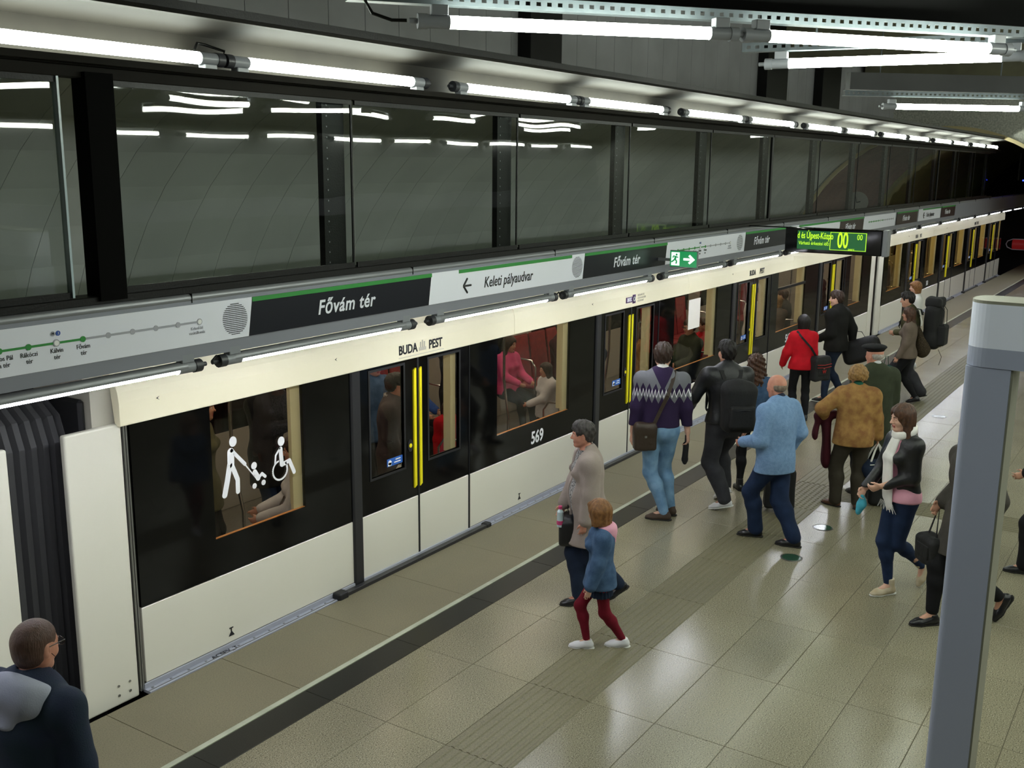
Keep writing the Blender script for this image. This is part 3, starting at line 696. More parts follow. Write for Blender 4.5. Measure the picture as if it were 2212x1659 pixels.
# ================================================================== TRAIN
TY = 5.88
FAS = [(5.88, 1.94), (5.845, 1.942), (5.842, 1.95), (5.842, 2.10), (5.852, 2.17), (5.88, 2.24), (5.93, 2.30), (6.0, 2.345), (6.12, 2.38), (6.5, 2.42), (7.2, 2.44), (7.2, 2.40), (6.1, 2.33), (5.93, 2.2), (5.9, 1.96)]
def holed(x0, x1, z0, z1, hx0, hx1, hz0, hz1, y0=TY, y1=TY+.03):
    b = MB()
    for a, c, p_, q_ in ((x0, hx0, z0, z1), (hx1, x1, z0, z1), (hx0, hx1, z0, hz0), (hx0, hx1, hz1, z1)):
        if c-a > .001 and q_-p_ > .001: b.box(a, c, y0, y1, p_, q_)
    return b
def car(t, x0, x1, doors, wins, warm=False, dw=.8, end0=True, end1=True, ends=(.0, .0)):
    """x0..x1 body, doors = centres, wins = (panel x0, x1, window x0, x1, transom)"""
    ox = t.location.x
    def sh(o): o.location.x -= ox; return o
    zb = .61
    # side panels
    for k, (a, c, wa, wc, transom) in enumerate(wins):
        sh(MB().box(a+.006, c-.006, TY, TY+.03, .045, zb-.003).build('lower_panel', MT['white_paint'], t, bevel=.003))
        if wa is not None:
            o = sh(holed(a+.006, c-.006, zb+.003, 1.945, wa, wc, .905, 1.945).build('side_panel', MT['black_gloss'], t))
            g = MB().quad((wa, TY+.006, .905), (wc, TY+.006, .905), (wc, TY+.006, 1.945), (wa, TY+.006, 1.945))
            sh(g.build('window_pane', MT['win_glass'], t, fix=False))
            sh(MB().box(wa, wc, TY+.008, TY+.034, .898, .9075).build('window_seal', MT['orange'], t))
            rv = MB().box(wc-.004, wc+.01, TY+.03, TY+.17, .9, 1.95).box(wc-.105, wc-.004, TY+.03, TY+.06, .9, 1.95)
            sh(rv.build('window_reveal', MT['pillar_cream'], t))
            if transom: sh(MB().box(wa, wc, TY-.004, TY+.03, 1.62, 1.665).build('transom_bar', MT['black_steel'], t, bevel=.004))
        else: sh(MB().box(a+.006, c-.006, TY, TY+.03, zb+.003, 1.945).build('side_panel', MT['black_gloss'], t))
    # doors
    for c in doors:
        for sgn in (-1, 1):
            a0, a1 = (c-dw, c-.008) if sgn < 0 else (c+.008, c+dw)
            h0, h1 = (c-.67*dw/.8, c-.21*dw/.8) if sgn < 0 else (c+.16*dw/.8, c+.64*dw/.8)
            d = bpy.data.objects.new('door_leaf', None); d.location = (c-ox, 0, 0); link(d, t)
            def sd(o): o.location.x -= c; return o
            sd(holed(a0, a1, zb+.003, 1.945, h0, h1, .93, 1.89, TY+.004, TY+.04).build('black_door_panel', MT['door_black'], d))
            sd(MB().box(a0, a1, TY+.004, TY+.03, .0, zb-.003).build('white_door_panel', MT['white_paint'], d, bevel=.003))
            sd(MB().quad((h0, TY+.014, .93), (h1, TY+.014, .93), (h1, TY+.014, 1.89), (h0, TY+.014, 1.89)).build('door_window', MT['win_glass'], d, fix=False))
            b = MB()
            for p_, q_, r_, s_ in ((h0-.02, h0, .91, 1.91), (h1, h1+.02, .91, 1.91), (h0, h1, .91, .93), (h0, h1, 1.89, 1.91)): b.box(p_, q_, TY-.002, TY+.03, r_, s_)
            sd(b.build('window_rubber', MT['rubber'], d))
            if sgn > 0: sd(MB().box(h1-.085, h1-.003, TY+.045, TY+.13, .9, 1.92).build('door_reveal', MT['pillar_cream'], d))
            yx = (c-.075, c-.04) if sgn < 0 else (c-.004+.012, c+.04)
            b = MB(); x_, X_ = yx
            b._add([(x_, TY-.012, .70), (X_, TY-.012, .72), (X_, TY-.012, 1.84), (x_, TY-.012, 1.82), (x_, TY+.004, .70), (X_, TY+.004, .72), (X_, TY+.004, 1.84), (x_, TY+.004, 1.82)],
                   [(0, 1, 2, 3), (4, 5, 1, 0), (5, 6, 2, 1), (6, 7, 3, 2), (7, 4, 0, 3)])
            sd(b.build('yellow_edge_strip', MT['yellow'], d))
            if sgn < 0:
                b = MB().disc((c-.125, TY+.004, 1.12), (0, -1, 0), .035, .008, 16, ry=.06)
                b.m(1).disc((c-.125, TY-.004, 1.12), (0, -1, 0), .02, .004, 14)
                sd(b.build('door_button', [MT['rubber'], MT['yellow']], d))
                b = MB().box(h1-.235, h1-.02, TY+.008, TY+.012, .985, 1.055)
                b.m(1).disc((h1-.2, TY+.008, 1.02), (0, -1, 0), .024, .002, 12).box(h1-.225, h1-.18, TY+.006, TY+.008, .99, 1.02)
                b.box(h1-.12, h1-.05, TY+.006, TY+.008, 1.03, 1.04).box(h1-.14, h1-.05, TY+.006, TY+.008, 1.005, 1.015)
                sd(b.build('door_sticker', [MT['sticker_blue'], MT['white']], d))
        sh(MB().box(c-.012, c+.012, TY+.0, TY+.02, 0.0, 1.94).build('door_seal', MT['rubber'], t))
        sh(MB().box(c-dw-.13, c-dw-.01, TY-.022, TY+.02, -.01, 1.94).build('door_post', MT['post_dark'], t, bevel=.012))
        sh(MB().box(c+dw+.004, c+dw+.014, TY-.004, TY+.02, 0, 1.94).build('door_seam', MT['rubber'], t))
        L0, L1 = c-dw-.40, c+dw+.26
        b = MB().box(L0+.05, L1-.05, TY-.082, TY-.030, -.045, .032).m(1).box(L0+.05, L1-.02, TY-.030, TY-.012, .004, .020)
        sh(b.build('step_rail', [MT['post_dark'], MT['pillar_cream']], t, bevel=.003))
        MB().box(L0-.02, L0+.10, TY-.100, TY-.004, -.03, .055).box(L1-.06, L1+.03, TY-.090, TY-.004, -.03, .042).split('rail_cap', MT['rubber'], t, bevel=.018, seg=3, post=sh)
    sh(MB().box(x0, x1, TY-.072, TY+.01, -.02, .004).m(0).box(x0, x1, TY-.012, TY+.004, .004, .042).build('sill_ledge', MT['ledge'], t, bevel=.002))
    b = MB(); x = x0+.05
    while x < min(x1, x0+19):
        b.disc((x, TY-.03, .004), (0, 0, 1), .010, .004, 8); x += .16
    sh(b.build('sill_rivet', MT['steel'], t)); t.children[-1]['kind'] = 'stuff'
    sh(MB().box(x0, x1, TY-.056, TY-.052, .003, .009).build('sill_strip', MT['steel'], t))
    # roof edge fascia in lengths
    xs = [x0-.07]; x = x0+4.7
    while x < x1-2: xs.append(x); x += 4.4
    xs.append(x1+.05)
    for a, c in zip(xs[:-1], xs[1:]):
        sh(MB().extx(FAS, a+.003, c-.003, smooth=False).build('roof_fascia', MT['cream'], t, bevel=.0015))
    b = MB()
    for x in [x0+.25, x0+2.02, x0+6.36, x0+10.7]: b.tube([(x-.018, 5.838, 2.085), (x, 5.832, 2.10), (x+.018, 5.838, 2.085), (x, 5.832, 2.07)], .005, 6, closed=True)
    b.split('lifting_ring', MT['post_dark'], t, post=sh)
    # interior shell
    sh(MB().box(x0, x1, 5.93, 8.5, -.1, -.005).build('cabin_floor', MT['train_floor'], t))
    fw = MB(); fw.box(x0, x1, 8.45, 8.52, 0, .85).box(x0, x1, 8.45, 8.52, 1.75, 2.3)
    x = x0
    while x < x1: fw.box(x, min(x+.55, x1), 8.45, 8.52, .85, 1.75); x += 2.15
    (fw.split('far_side_wall', MT['train_int'], t, post=sh))
    fd = MB(); x = x0+.55
    while x < x1: fd.box(x, min(x+1.6, x1), 8.46, 8.47, .85, 1.75); x += 2.15
    fd.split('far_window', MT['black_gloss'], t, post=sh)
    sh(MB().extx([(5.95, 2.1), (6.3, 2.2), (8.2, 2.2), (8.45, 2.1), (8.45, 2.3), (5.95, 2.3)], x0, x1).build('cabin_ceiling', MT['train_ceil'], t))
    (MB().box(x0+.3, x1-.3, 6.45, 6.6, 2.185, 2.198).box(x0+.3, x1-.3, 7.9, 8.05, 2.185, 2.198).split('ceiling_light', MT['int_light2' if warm else 'int_light'], t, post=sh))
    MB().box(x0, x0+.06, 5.93, 8.5, -.1, 2.3).box(x1-.06, x1, 5.93, 8.5, -.1, 2.3).split('end_bulkhead', MT['train_int'], t, post=sh)
    # seats: red benches along the far side, between the doors
    for a, c, *_ in wins:
        if c-a < 1.2: continue
        n = max(1, int((c-a-.3)/.5)); x = a+((c-a)-n*.5)/2
        for i in range(n):
            b = MB().box(x+.02, x+.48, 7.98, 8.40, .40, .45).m(0)
            b._add([(x+.02, 8.33, .45), (x+.48, 8.33, .45), (x+.48, 8.43, 1.15), (x+.02, 8.43, 1.15), (x+.02, 8.40, .45), (x+.48, 8.40, .45), (x+.48, 8.45, 1.15), (x+.02, 8.45, 1.15)],
                   [(0, 1, 2, 3), (4, 7, 6, 5), (0, 4, 5, 1), (1, 5, 6, 2), (2, 6, 7, 3), (3, 7, 4, 0)])
            sh(b.build('seat', MT['seat_red'], t, bevel=.02, seg=2))
            b = MB().box(x+.02, x+.48, 6.02, 6.42, .40, .45)
            sh(b.build('seat', MT['seat_red'], t, bevel=.02, seg=2))
            x += .5
        b = MB()
        for xx in (x+.05, x-n*.5-.05):
            b.tube([(xx, 7.95, .35), (xx, 7.95, .75), (xx, 8.02, .85), (xx, 8.4, .87)], .014, 8); b.tube([(xx, 6.45, .02), (xx, 6.45, .75), (xx, 6.38, .85), (xx, 6.1, .87)], .014, 8)
        b.split('bench_end_rail', MT['chrome'], t, post=sh)
    for c in doors:
        for s_ in (-1, 1):
            for j in range(2):
                xp = c+s_*(1.25+.12*j); b = MB().tube([(xp, 6.9+.3*j, 0), (xp, 6.9+.3*j, .6), (xp+s_*.1, 6.9+.3*j, 1.1), (xp+s_*.1, 6.9+.3*j, 1.6), (xp, 6.9+.3*j, 2.2)], .016, 8)
                sh(b.build('grab_pole', MT['chrome'], t))
def fairing(t, xa, xb, left_thick=True):
    ox = t.location.x
    o = MB().box(xa, xb, TY-.0, TY+.05, -.03, 1.955).build('end_fairing', MT['white_paint'], t, bevel=.014, seg=3); o.location.x -= ox
# --- car 1 (nearest)
c1 = thing('train_car', 'nearest white and black metro car numbered 569 with wheelchair symbol on its first window', 'metro car', (4.22, 5.88, 0)); c1.location = (4.22, 0, 0)
D1 = [7.36, 11.66, 15.96, 20.26]
W1 = [(4.24, 6.44, 4.93, 5.87, 0), (8.18, 10.74, 8.66, 10.13, 0), (12.48, 15.04, 12.96, 14.45, 0), (16.78, 19.34, 17.10, 18.55, 1), (21.08, 22.98, 21.40, 22.32, 0)]
car(c1, 4.22, 23.0, D1, W1)
fairing(c1, 3.76, 4.185); fairing(c1, 23.03, 23.33)
for a_ in (4.192, 4.21):
    o = MB().box(a_, a_+.012, TY-.007, TY+.03, 0, 1.95).build('end_seam_strip', MT['steel'], c1); o.location.x -= 4.22
b = MB()
for x in (4.02, 4.11):
    for z in (.045, .115): b.disc((x, TY-.001, z), (0, -1, 0), .009, .004, 8)
b.split('rivet', MT['steel'], c1, post=lambda o: setattr(o, 'location', (-4.22, 0, 0)))
o = MB().extx([(5.93, 1.9), (5.93, 2.2), (6.05, 2.33), (6.4, 2.4), (8, 2.4), (8.2, 1.9)], 4.0, 4.2).build('end_cowl', MT['cowl'], c1); o.location.x -= 4.22
def sh1(o, c=4.22): o.location.x -= c; return o
sh1(text('BUDA', .115, MT['sign_black'], 'lettering', c1, face_y(7.17, 5.839, 2.035), bold=.003, sx=.86))
sh1(text('PEST', .115, MT['sign_black'], 'lettering', c1, face_y(7.575, 5.839, 2.035), bold=.003, sx=.86))
sh1(MB().box(7.04, 7.70, 5.838, 5.8405, 1.968, 1.972).box(7.33, 7.43, 5.838, 5.8405, 2.0, 2.03).box(7.345, 7.36, 5.838, 5.8405, 2.03, 2.08).box(7.373, 7.387, 5.838, 5.8405, 2.03, 2.095).box(7.40, 7.415, 5.838, 5.8405, 2.03, 2.08).build('city_crest', MT['logo_grey'], c1))
for x_ in (15.75, ):
    sh1(text('BUDA', .115, MT['sign_black'], 'lettering', c1, face_y(x_, 5.839, 2.035), bold=.003, sx=.86)); sh1(text('PEST', .115, MT['sign_black'], 'lettering', c1, face_y(x_+.42, 5.839, 2.035), bold=.003, sx=.86))
sh1(MB().box(11.42, 11.66, 5.837, 5.8405, 2.005, 2.075).box(11.6, 11.68, 5.837, 5.8405, 1.985, 2.095).build('operator_logo', MT['purple'], c1, bevel=.003))
sh1(text('BKK', .066, MT['white'], 'lettering', c1, face_y(11.51, 5.8365, 2.04), bold=.002)); sh1(MB().tube([(11.64+.022*math.cos(a), 5.8365, 2.04+.026*math.sin(a)) for a in [i*math.pi/6 for i in range(12)]], .006, 5, closed=True).build('logo_ring', MT['white'], c1))
sh1(text('BUDAPESTI\nKÖZLEKEDÉSI\nKÖZPONT', .036, MT['logo_grey'], 'lettering', c1, face_y(11.74, 5.839, 2.04), align='LEFT'))
sh1(text('569', .195, MT['white'], 'car_number', c1, face_y(9.45, 5.877, .725), bold=.004, sx=.88, shear=.05))
sh1(text('569', .195, MT['white'], 'car_number', c1, face_y(17.75, 5.877, .725), bold=.004, sx=.88, shear=.05))
sh1(MB().box(13.40, 13.80, 5.868, 5.872, 1.42, 1.84).build('paper_sheet', MT['paper'], c1))
for x_ in (4.98+.0, 9.05):
    m_ = MB().quad((x_+.02, 5.877, .095), (x_+.08, 5.877, .095), (x_+.05, 5.877, .14)); sh1(m_.build('jacking_triangle', MT['sign_black'], c1))
    sh1(text('T', .06, MT['sign_black'], 'jacking_mark', c1, face_y(x_+.05, 5.877, .14), bold=.002))
# large white access symbols on the first window
ic = MB(); yy = 5.874
def cap2(pts, wd):
    r = wd/2
    for i, (a, c) in enumerate(zip(pts[:-1], pts[1:])):
        dx, dz = c[0]-a[0], c[1]-a[1]; L = math.hypot(dx, dz); nx_, nz_ = -dz/L*r, dx/L*r
        ic.quad((a[0]+nx_, yy, a[1]+nz_), (c[0]+nx_, yy, c[1]+nz_), (c[0]-nx_, yy, c[1]-nz_), (a[0]-nx_, yy, a[1]-nz_))
    for k, p_ in enumerate(pts): ic.disc((p_[0], yy+.0003*(k+1), p_[1]), (0, -1, 0), r, .0008, 16)
cap2([(5.105, 1.545), (5.101, 1.437)], .066); cap2([(5.115, 1.555), (5.238, 1.421)], .03); cap2([(5.09, 1.45), (5.061, 1.335), (5.029, 1.229)], .05); cap2([(5.112, 1.438), (5.16, 1.318), (5.158, 1.226)], .042)
ic.disc((5.13, yy, 1.622), (0, -1, 0), .036, .001, 24, ry=.040)
sh1(ic.build('walking_person_symbol', MT['white'], c1)); ic = MB()
cap2([(5.248, 1.405), (5.333, 1.296)], .011); cap2([(5.332, 1.334), (5.365, 1.279)], .045); cap2([(5.365, 1.278), (5.405, 1.304), (5.438, 1.274)], .026)
for p_, r in (((5.327, 1.387), .029), ((5.324, 1.225), .022), ((5.417, 1.23), .022)): ic.disc((p_[0], yy, p_[1]), (0, -1, 0), r, .001, 20)
sh1(ic.build('pushchair_symbol', MT['white'], c1)); ic = MB()
cap2([(5.609, 1.454), (5.617, 1.33)], .042); cap2([(5.600, 1.462), (5.555, 1.415), (5.545, 1.345)], .018); cap2([(5.62, 1.325), (5.700, 1.341), (5.748, 1.235)], .036)
ic.disc((5.618, yy, 1.517), (0, -1, 0), .036, .001, 24, ry=.038)
ring = [(5.597+.078*math.cos(a), 1.285+.078*math.sin(a)) for a in [math.radians(d) for d in range(-258, 46, 12)]]
cap2(ring, .015)
sh1(ic.build('wheelchair_symbol', MT['white'], c1))
# --- bellows and previous car at the left edge
t = thing('gangway_bellows', 'dark grey ribbed gangway bellows between two metro cars', 'gangway', (3.8, 7.2, 0)); 
for i in range(13):
    x = 3.05+i*.083-3.8; p_ = [(-1.06, -.9), (-1.06, 1.85), (-1.0, 2.02), (-.86, 2.12), (-.6, 2.16), (.9, 2.16), (1.06, 1.9), (1.06, -.9)]
    b = MB(); q_ = [(y*.965, z-.035 if z > 0 else z) for y, z in p_]
    n = len(p_)
    prof = [(-.041, q_), (-.02, p_), (.02, p_), (.041, q_)]
    vs = [(x+dx, y, z) for dx, pp in prof for y, z in pp]; fs = []
    for j in range(3):
        for i2 in range(n): fs.append((j*n+i2, j*n+(i2+1) % n, (j+1)*n+(i2+1) % n, (j+1)*n+i2))
    b._add(vs, fs, False); b.build('bellows_fold', MT['bellow'], t)
MB().box(3.95-3.8, 4.0-3.8, -1.22, 1.2, -.9, 2.14).build('end_frame', MT['rubber'], t, bevel=.02)
MB().box(-1.0, .42, -1.0, 1.0, -.95, -.5).build('coupling_cover', MT['rubber'], t, bevel=.02)
c0 = thing('train_car', 'white fairing edge of the preceding metro car cut off at the left edge', 'metro car', (3.38, 5.88, 0))
MB().box(-4, 0, 0, .05, -.03, 1.955).build('end_fairing', MT['white_paint'], c0, bevel=.014, seg=3)
MB().extx([(.0, 1.99), (-.03, 2.0), (-.03, 2.12), (.03, 2.26), (.15, 2.36), (.8, 2.4), (.8, 1.99)], -4, -.14).build('roof_fascia', MT['cream'], c0)
MB().cyl((-.12, .06, 2.02), (-.12, .06, 2.16), .035, 14).build('end_knob', MT['steel'], c0)
# --- car 2 (farther)
c2 = thing('train_car', 'second metro car farther along the platform with yellowish lit cabin', 'metro car', (24.05, 0, 0))
D2 = [27.15, 31.0, 34.75, 38.3]
W2 = [(24.1, 26.15, 24.45, 25.78, 0), (27.97, 30.05, 28.25, 29.55, 0), (31.82, 33.8, 32.1, 33.35, 0), (35.57, 37.35, 35.8, 36.9, 0), (39.12, 40.1, 39.3, 39.8, 0)]
car(c2, 24.05, 40.15, D2, W2, warm=True)
fairing(c2, 23.66, 24.03)
o = text('563', .165, MT['white'], 'car_number', c2, face_y(28.9-.2, 5.877, .725), bold=.004, sx=.88); o.location.x -= 24.05
for x_ in (26.9, 34.6):
    o = text('BUDA', .115, MT['sign_black'], 'lettering', c2, face_y(x_, 5.839, 2.035), bold=.003, sx=.86); o.location.x -= 24.05
    o = text('PEST', .115, MT['sign_black'], 'lettering', c2, face_y(x_+.42, 5.839, 2.035), bold=.003, sx=.86); o.location.x -= 24.05
t = thing('gangway_bellows', 'far dark gangway gap between the two metro cars', 'gangway', (23.6, 7.2, 0)); MB().box(-.35, .35, -1.15, 1.15, -.9, 2.1).build('bellows_fold', MT['bellow'], t, bevel=.03)
# number-plate lettering on the sill below the first panel
sh1(text('ACSEV_T', .062, MT['sign_black'], 'sill_lettering', c1, Matrix.Translation((4.93, TY-.034, .0055)) @ Matrix.Rotation(0, 4, 'X'), bold=.001, sx=1.0))
# ================================================================== SDF MODELLER for bodies, clothes and bags
def nrm(v): v = np.asarray(v, float); return v/(np.linalg.norm(v)+1e-12)
class Sdf:
    def __init__(s): s.p = []; s.cuts = []; s.disp = None
    def rc(s, a, b, ra, rb=None, k=.03, sq=None, op='u'):
        rb = ra if rb is None else rb; a = np.asarray(a, float); b = np.asarray(b, float)
        if np.linalg.norm(b-a) < 1e-5: b = a+np.array([0, 0, 1e-3])
        s.p.append(('rc', a, b, ra, rb, sq, k, op)); return s
    def el(s, c, r, R=None, k=.03, op='u'):
        s.p.append(('el', np.asarray(c, float), np.asarray(r, float), np.eye(3) if R is None else np.asarray(R, float), k, op)); return s
    def bx(s, c, h, R=None, rd=.01, k=.01, op='u'):
        s.p.append(('bx', np.asarray(c, float), np.asarray(h, float), np.eye(3) if R is None else np.asarray(R, float), rd, k, op)); return s
    def cut(s, point, normal):
        """removes what lies on the side the normal points to"""
        s.cuts.append((np.asarray(point, float), nrm(normal))); return s
    def bounds(s):
        lo = np.full(3, 1e9); hi = -lo
        for p in s.p:
            if p[-1] != 'u': continue
            a, b = s.pb(p); lo = np.minimum(lo, a); hi = np.maximum(hi, b)
        for pt, n in s.cuts:
            for ax in range(3):
                if n[ax] > .999: hi[ax] = min(hi[ax], pt[ax])
                if n[ax] < -.999: lo[ax] = max(lo[ax], pt[ax])
        return lo, hi
    @staticmethod
    def pb(p):
        if p[0] == 'rc':
            m = max(1.0, p[5][1] if p[5] else 1.0); r1, r2 = p[3]*m, p[4]*m
            return np.minimum(p[1]-r1, p[2]-r2), np.maximum(p[1]+r1, p[2]+r2)
        if p[0] == 'el': e = np.abs(p[3]) @ p[2]; return p[1]-e, p[1]+e
        e = np.abs(p[3]) @ (p[2]+p[4]); return p[1]-e, p[1]+e
    def mesh(s, name, vox, mats, matf=None, smooth=1):
        vox = vox*1.2; lo, hi = s.bounds(); lo = lo-2.5*vox; hi = hi+2.5*vox
        n = np.maximum(np.ceil((hi-lo)/vox).astype(int)+1, 4)
        F = np.full(n, 9.0, np.float32)
        ax = [(lo[i]+vox*np.arange(n[i])).astype(np.float32) for i in range(3)]
        for p in s.p:
            a, b = s.pb(p); k = p[-2]; mg = k+3*vox
            i0 = np.maximum(np.floor((a-mg-lo)/vox).astype(int), 0); i1 = np.minimum(np.ceil((b+mg-lo)/vox).astype(int)+1, n)
            if (i1 <= i0).any(): continue
            X = ax[0][i0[0]:i1[0]][:, None, None]; Y = ax[1][i0[1]:i1[1]][None, :, None]; Z = ax[2][i0[2]:i1[2]][None, None, :]
            if p[0] == 'rc':
                _, A, B, ra, rb, sq, k, op = p; d = B-A; dd = d @ d
                px, py, pz = X-A[0], Y-A[1], Z-A[2]
                t = np.clip((px*d[0]+py*d[1]+pz*d[2])/dd, 0, 1)
                vx, vy, vz = px-t*d[0], py-t*d[1], pz-t*d[2]
                if sq:
                    u = nrm(sq[0]); f = 1/sq[1]-1; q = (vx*u[0]+vy*u[1]+vz*u[2])*f
                    vx, vy, vz = vx+q*u[0], vy+q*u[1], vz+q*u[2]
                D = np.sqrt(vx*vx+vy*vy+vz*vz)-(ra+(rb-ra)*t)
                if sq: D = D*min(1.0, (1+sq[1])/2)
            else:
                R = p[3]; px, py, pz = X-p[1][0], Y-p[1][1], Z-p[1][2]
                q = [px*R[0, j]+py*R[1, j]+pz*R[2, j] for j in range(3)]
                if p[0] == 'el':
                    r = p[2]; k0 = np.sqrt(sum((q[j]/r[j])**2 for j in range(3))); k1 = np.sqrt(sum((q[j]/(r[j]*r[j]))**2 for j in range(3)))+1e-6
                    D = k0*(k0-1)/k1; op = p[5]; k = p[4]
                else:
                    h = p[2]; rd = p[4]; k = p[5]; op = p[6]
                    q = [np.abs(q[j])-h[j]+0*D0 for j, D0 in zip(range(3), (0, 0, 0))]
                    D = np.sqrt(np.maximum(q[0], 0)**2+np.maximum(q[1], 0)**2+np.maximum(q[2], 0)**2)+np.minimum(np.maximum(q[0], np.maximum(q[1], q[2])), 0)-rd
            S = F[i0[0]:i1[0], i0[1]:i1[1], i0[2]:i1[2]]
            if op == 'u':
                h = np.maximum(k-np.abs(S-D), 0)/k; S[...] = np.minimum(S, D)-h*h*k*.25
            else:
                h = np.maximum(k-np.abs(S+D), 0)/k; S[...] = np.maximum(S, -D)+h*h*k*.25
        if s.disp is not None:
            F += s.disp(ax[0][:, None, None], ax[1][None, :, None], ax[2][None, None, :]).astype(np.float32)
        for pt, nn in s.cuts:
            D = (ax[0][:, None, None]-pt[0])*nn[0]+(ax[1][None, :, None]-pt[1])*nn[1]+(ax[2][None, None, :]-pt[2])*nn[2]
            np.maximum(F, D.astype(np.float32), out=F)
        # surface nets
        ins = F < 0
        nx, ny, nz = n-1
        cnt = np.zeros((nx, ny, nz), np.int8)
        for dx in (0, 1):
            for dy in (0, 1):
                for dz in (0, 1): cnt += ins[dx:nx+dx, dy:ny+dy, dz:nz+dz]
        act = (cnt > 0) & (cnt < 8); idx = np.argwhere(act); N = len(idx)
        if N == 0: return bpy.data.meshes.new(name)
        ids = np.full((nx, ny, nz), -1, np.int64); ids[act] = np.arange(N)
        cor = [(0, 0, 0), (1, 0, 0), (0, 1, 0), (1, 1, 0), (0, 0, 1), (1, 0, 1), (0, 1, 1), (1, 1, 1)]
        val = [F[idx[:, 0]+c[0], idx[:, 1]+c[1], idx[:, 2]+c[2]] for c in cor]
        acc = np.zeros((N, 3)); w_ = np.zeros(N)
        for a in range(8):
            for b in range(a+1, 8):
                if sum(abs(cor[a][i]-cor[b][i]) for i in range(3)) != 1: continue
                va, vb = val[a], val[b]; m = (va < 0) != (vb < 0); t = np.where(m, va/(np.where(m, va-vb, 1)), 0)
                for i in range(3): acc[:, i] += np.where(m, cor[a][i]+(cor[b][i]-cor[a][i])*t, 0)
                w_ += m
        V = lo+vox*(idx+acc/w_[:, None])
        Q = []
        for ax_ in range(3):
            o = [(1, 2), (2, 0), (0, 1)][ax_]
            sl0 = [slice(1, n[i]-1) for i in range(3)]; sl1 = list(sl0)
            sl0[ax_] = slice(0, n[ax_]-1); sl1[ax_] = slice(1, n[ax_])
            A = ins[tuple(sl0)]; B = ins[tuple(sl1)]
            e = np.argwhere(A != B)
            if not len(e): continue
            fl = A[e[:, 0], e[:, 1], e[:, 2]]
            base = e.copy()
            for i in range(3):
                if i != ax_: base[:, i] += 1
            def cell(du, dv):
                c = base.copy(); c[:, o[0]] -= du; c[:, o[1]] -= dv; return ids[c[:, 0], c[:, 1], c[:, 2]]
            q = np.stack([cell(1, 1), cell(0, 1), cell(0, 0), cell(1, 0)], 1)
            q[~fl] = q[~fl][:, ::-1]; Q.append(q)
        Q = np.concatenate(Q); Q = Q[(Q >= 0).all(1)]
        for _ in range(smooth):
            S = np.zeros_like(V); c_ = np.zeros(N)
            for a in range(4):
                b = (a+1) % 4; np.add.at(S, Q[:, a], V[Q[:, b]]); np.add.at(c_, Q[:, a], 1)
            V = V*.55+.45*S/np.maximum(c_, 1)[:, None]
        me = bpy.data.meshes.new(name); nq = len(Q)
        me.vertices.add(N); me.vertices.foreach_set('co', V.astype(np.float32).ravel())
        me.loops.add(nq*4); me.loops.foreach_set('vertex_index', Q.ravel().astype(np.int32))
        me.polygons.add(nq); me.polygons.foreach_set('loop_start', np.arange(0, nq*4, 4, dtype=np.int32)); me.polygons.foreach_set('loop_total', np.full(nq, 4, np.int32))
        me.polygons.foreach_set('use_smooth', np.ones(nq, bool))
        for m in (mats if isinstance(mats, (list, tuple)) else [mats]): me.materials.append(m)
        if matf is not None: me.polygons.foreach_set('material_index', matf(V[Q].mean(1)).astype(np.int32))
        me.update(calc_edges=True); return me
    def build(s, name, vox, mats, parent=None, matf=None, smooth=1, loc=(0, 0, 0), rz=0.0):
        return inst(s.mesh(name, vox, mats, matf, smooth), name, parent, loc, rz)
def folds(amp, seed=0, fx=1.0):
    r = np.random.RandomState(seed); ks = []
    for _ in range(6):
        th = r.uniform(0, 6.28); f = r.uniform(14, 38)*fx; ks.append((f*math.cos(th), f*math.sin(th), r.uniform(-14, 14)*fx, r.uniform(0, 6.28)))
    def d(X, Y, Z):
        o = 0
        for a, b, c, p in ks: o = o+np.sin(a*X+b*Y+c*Z+p+1.3*np.sin(9*Z+p))
        return o*amp/3.0
    return d
def rotm(yaw=0, pitch=0, roll=0):
    """columns: forward, left, up.  pitch>0 looks down, roll>0 tips to the right"""
    cy, sy = math.cos(yaw), math.sin(yaw); cp, sp = math.cos(pitch), math.sin(pitch); cr, sr = math.cos(roll), math.sin(roll)
    return np.array([[cy, -sy, 0], [sy, cy, 0], [0, 0, 1]]) @ np.array([[cp, 0, sp], [0, 1, 0], [-sp, 0, cp]]) @ np.array([[1, 0, 0], [0, cr, sr], [0, -sr, cr]])
def ik(root, tgt, l1, l2, pole):
    root = np.asarray(root, float); tgt = np.asarray(tgt, float); d = tgt-root; L = np.linalg.norm(d); mx = (l1+l2)*.998
    if L > mx: tgt = root+d/L*mx; d = tgt-root; L = mx
    L = max(L, abs(l1-l2)+.01); a = (l1*l1-l2*l2+L*L)/(2*L); h = math.sqrt(max(l1*l1-a*a, 0)); u = d/np.linalg.norm(d)
    p = np.asarray(pole, float); p = p-u*(p @ u); return root+u*a+nrm(p)*h, tgt

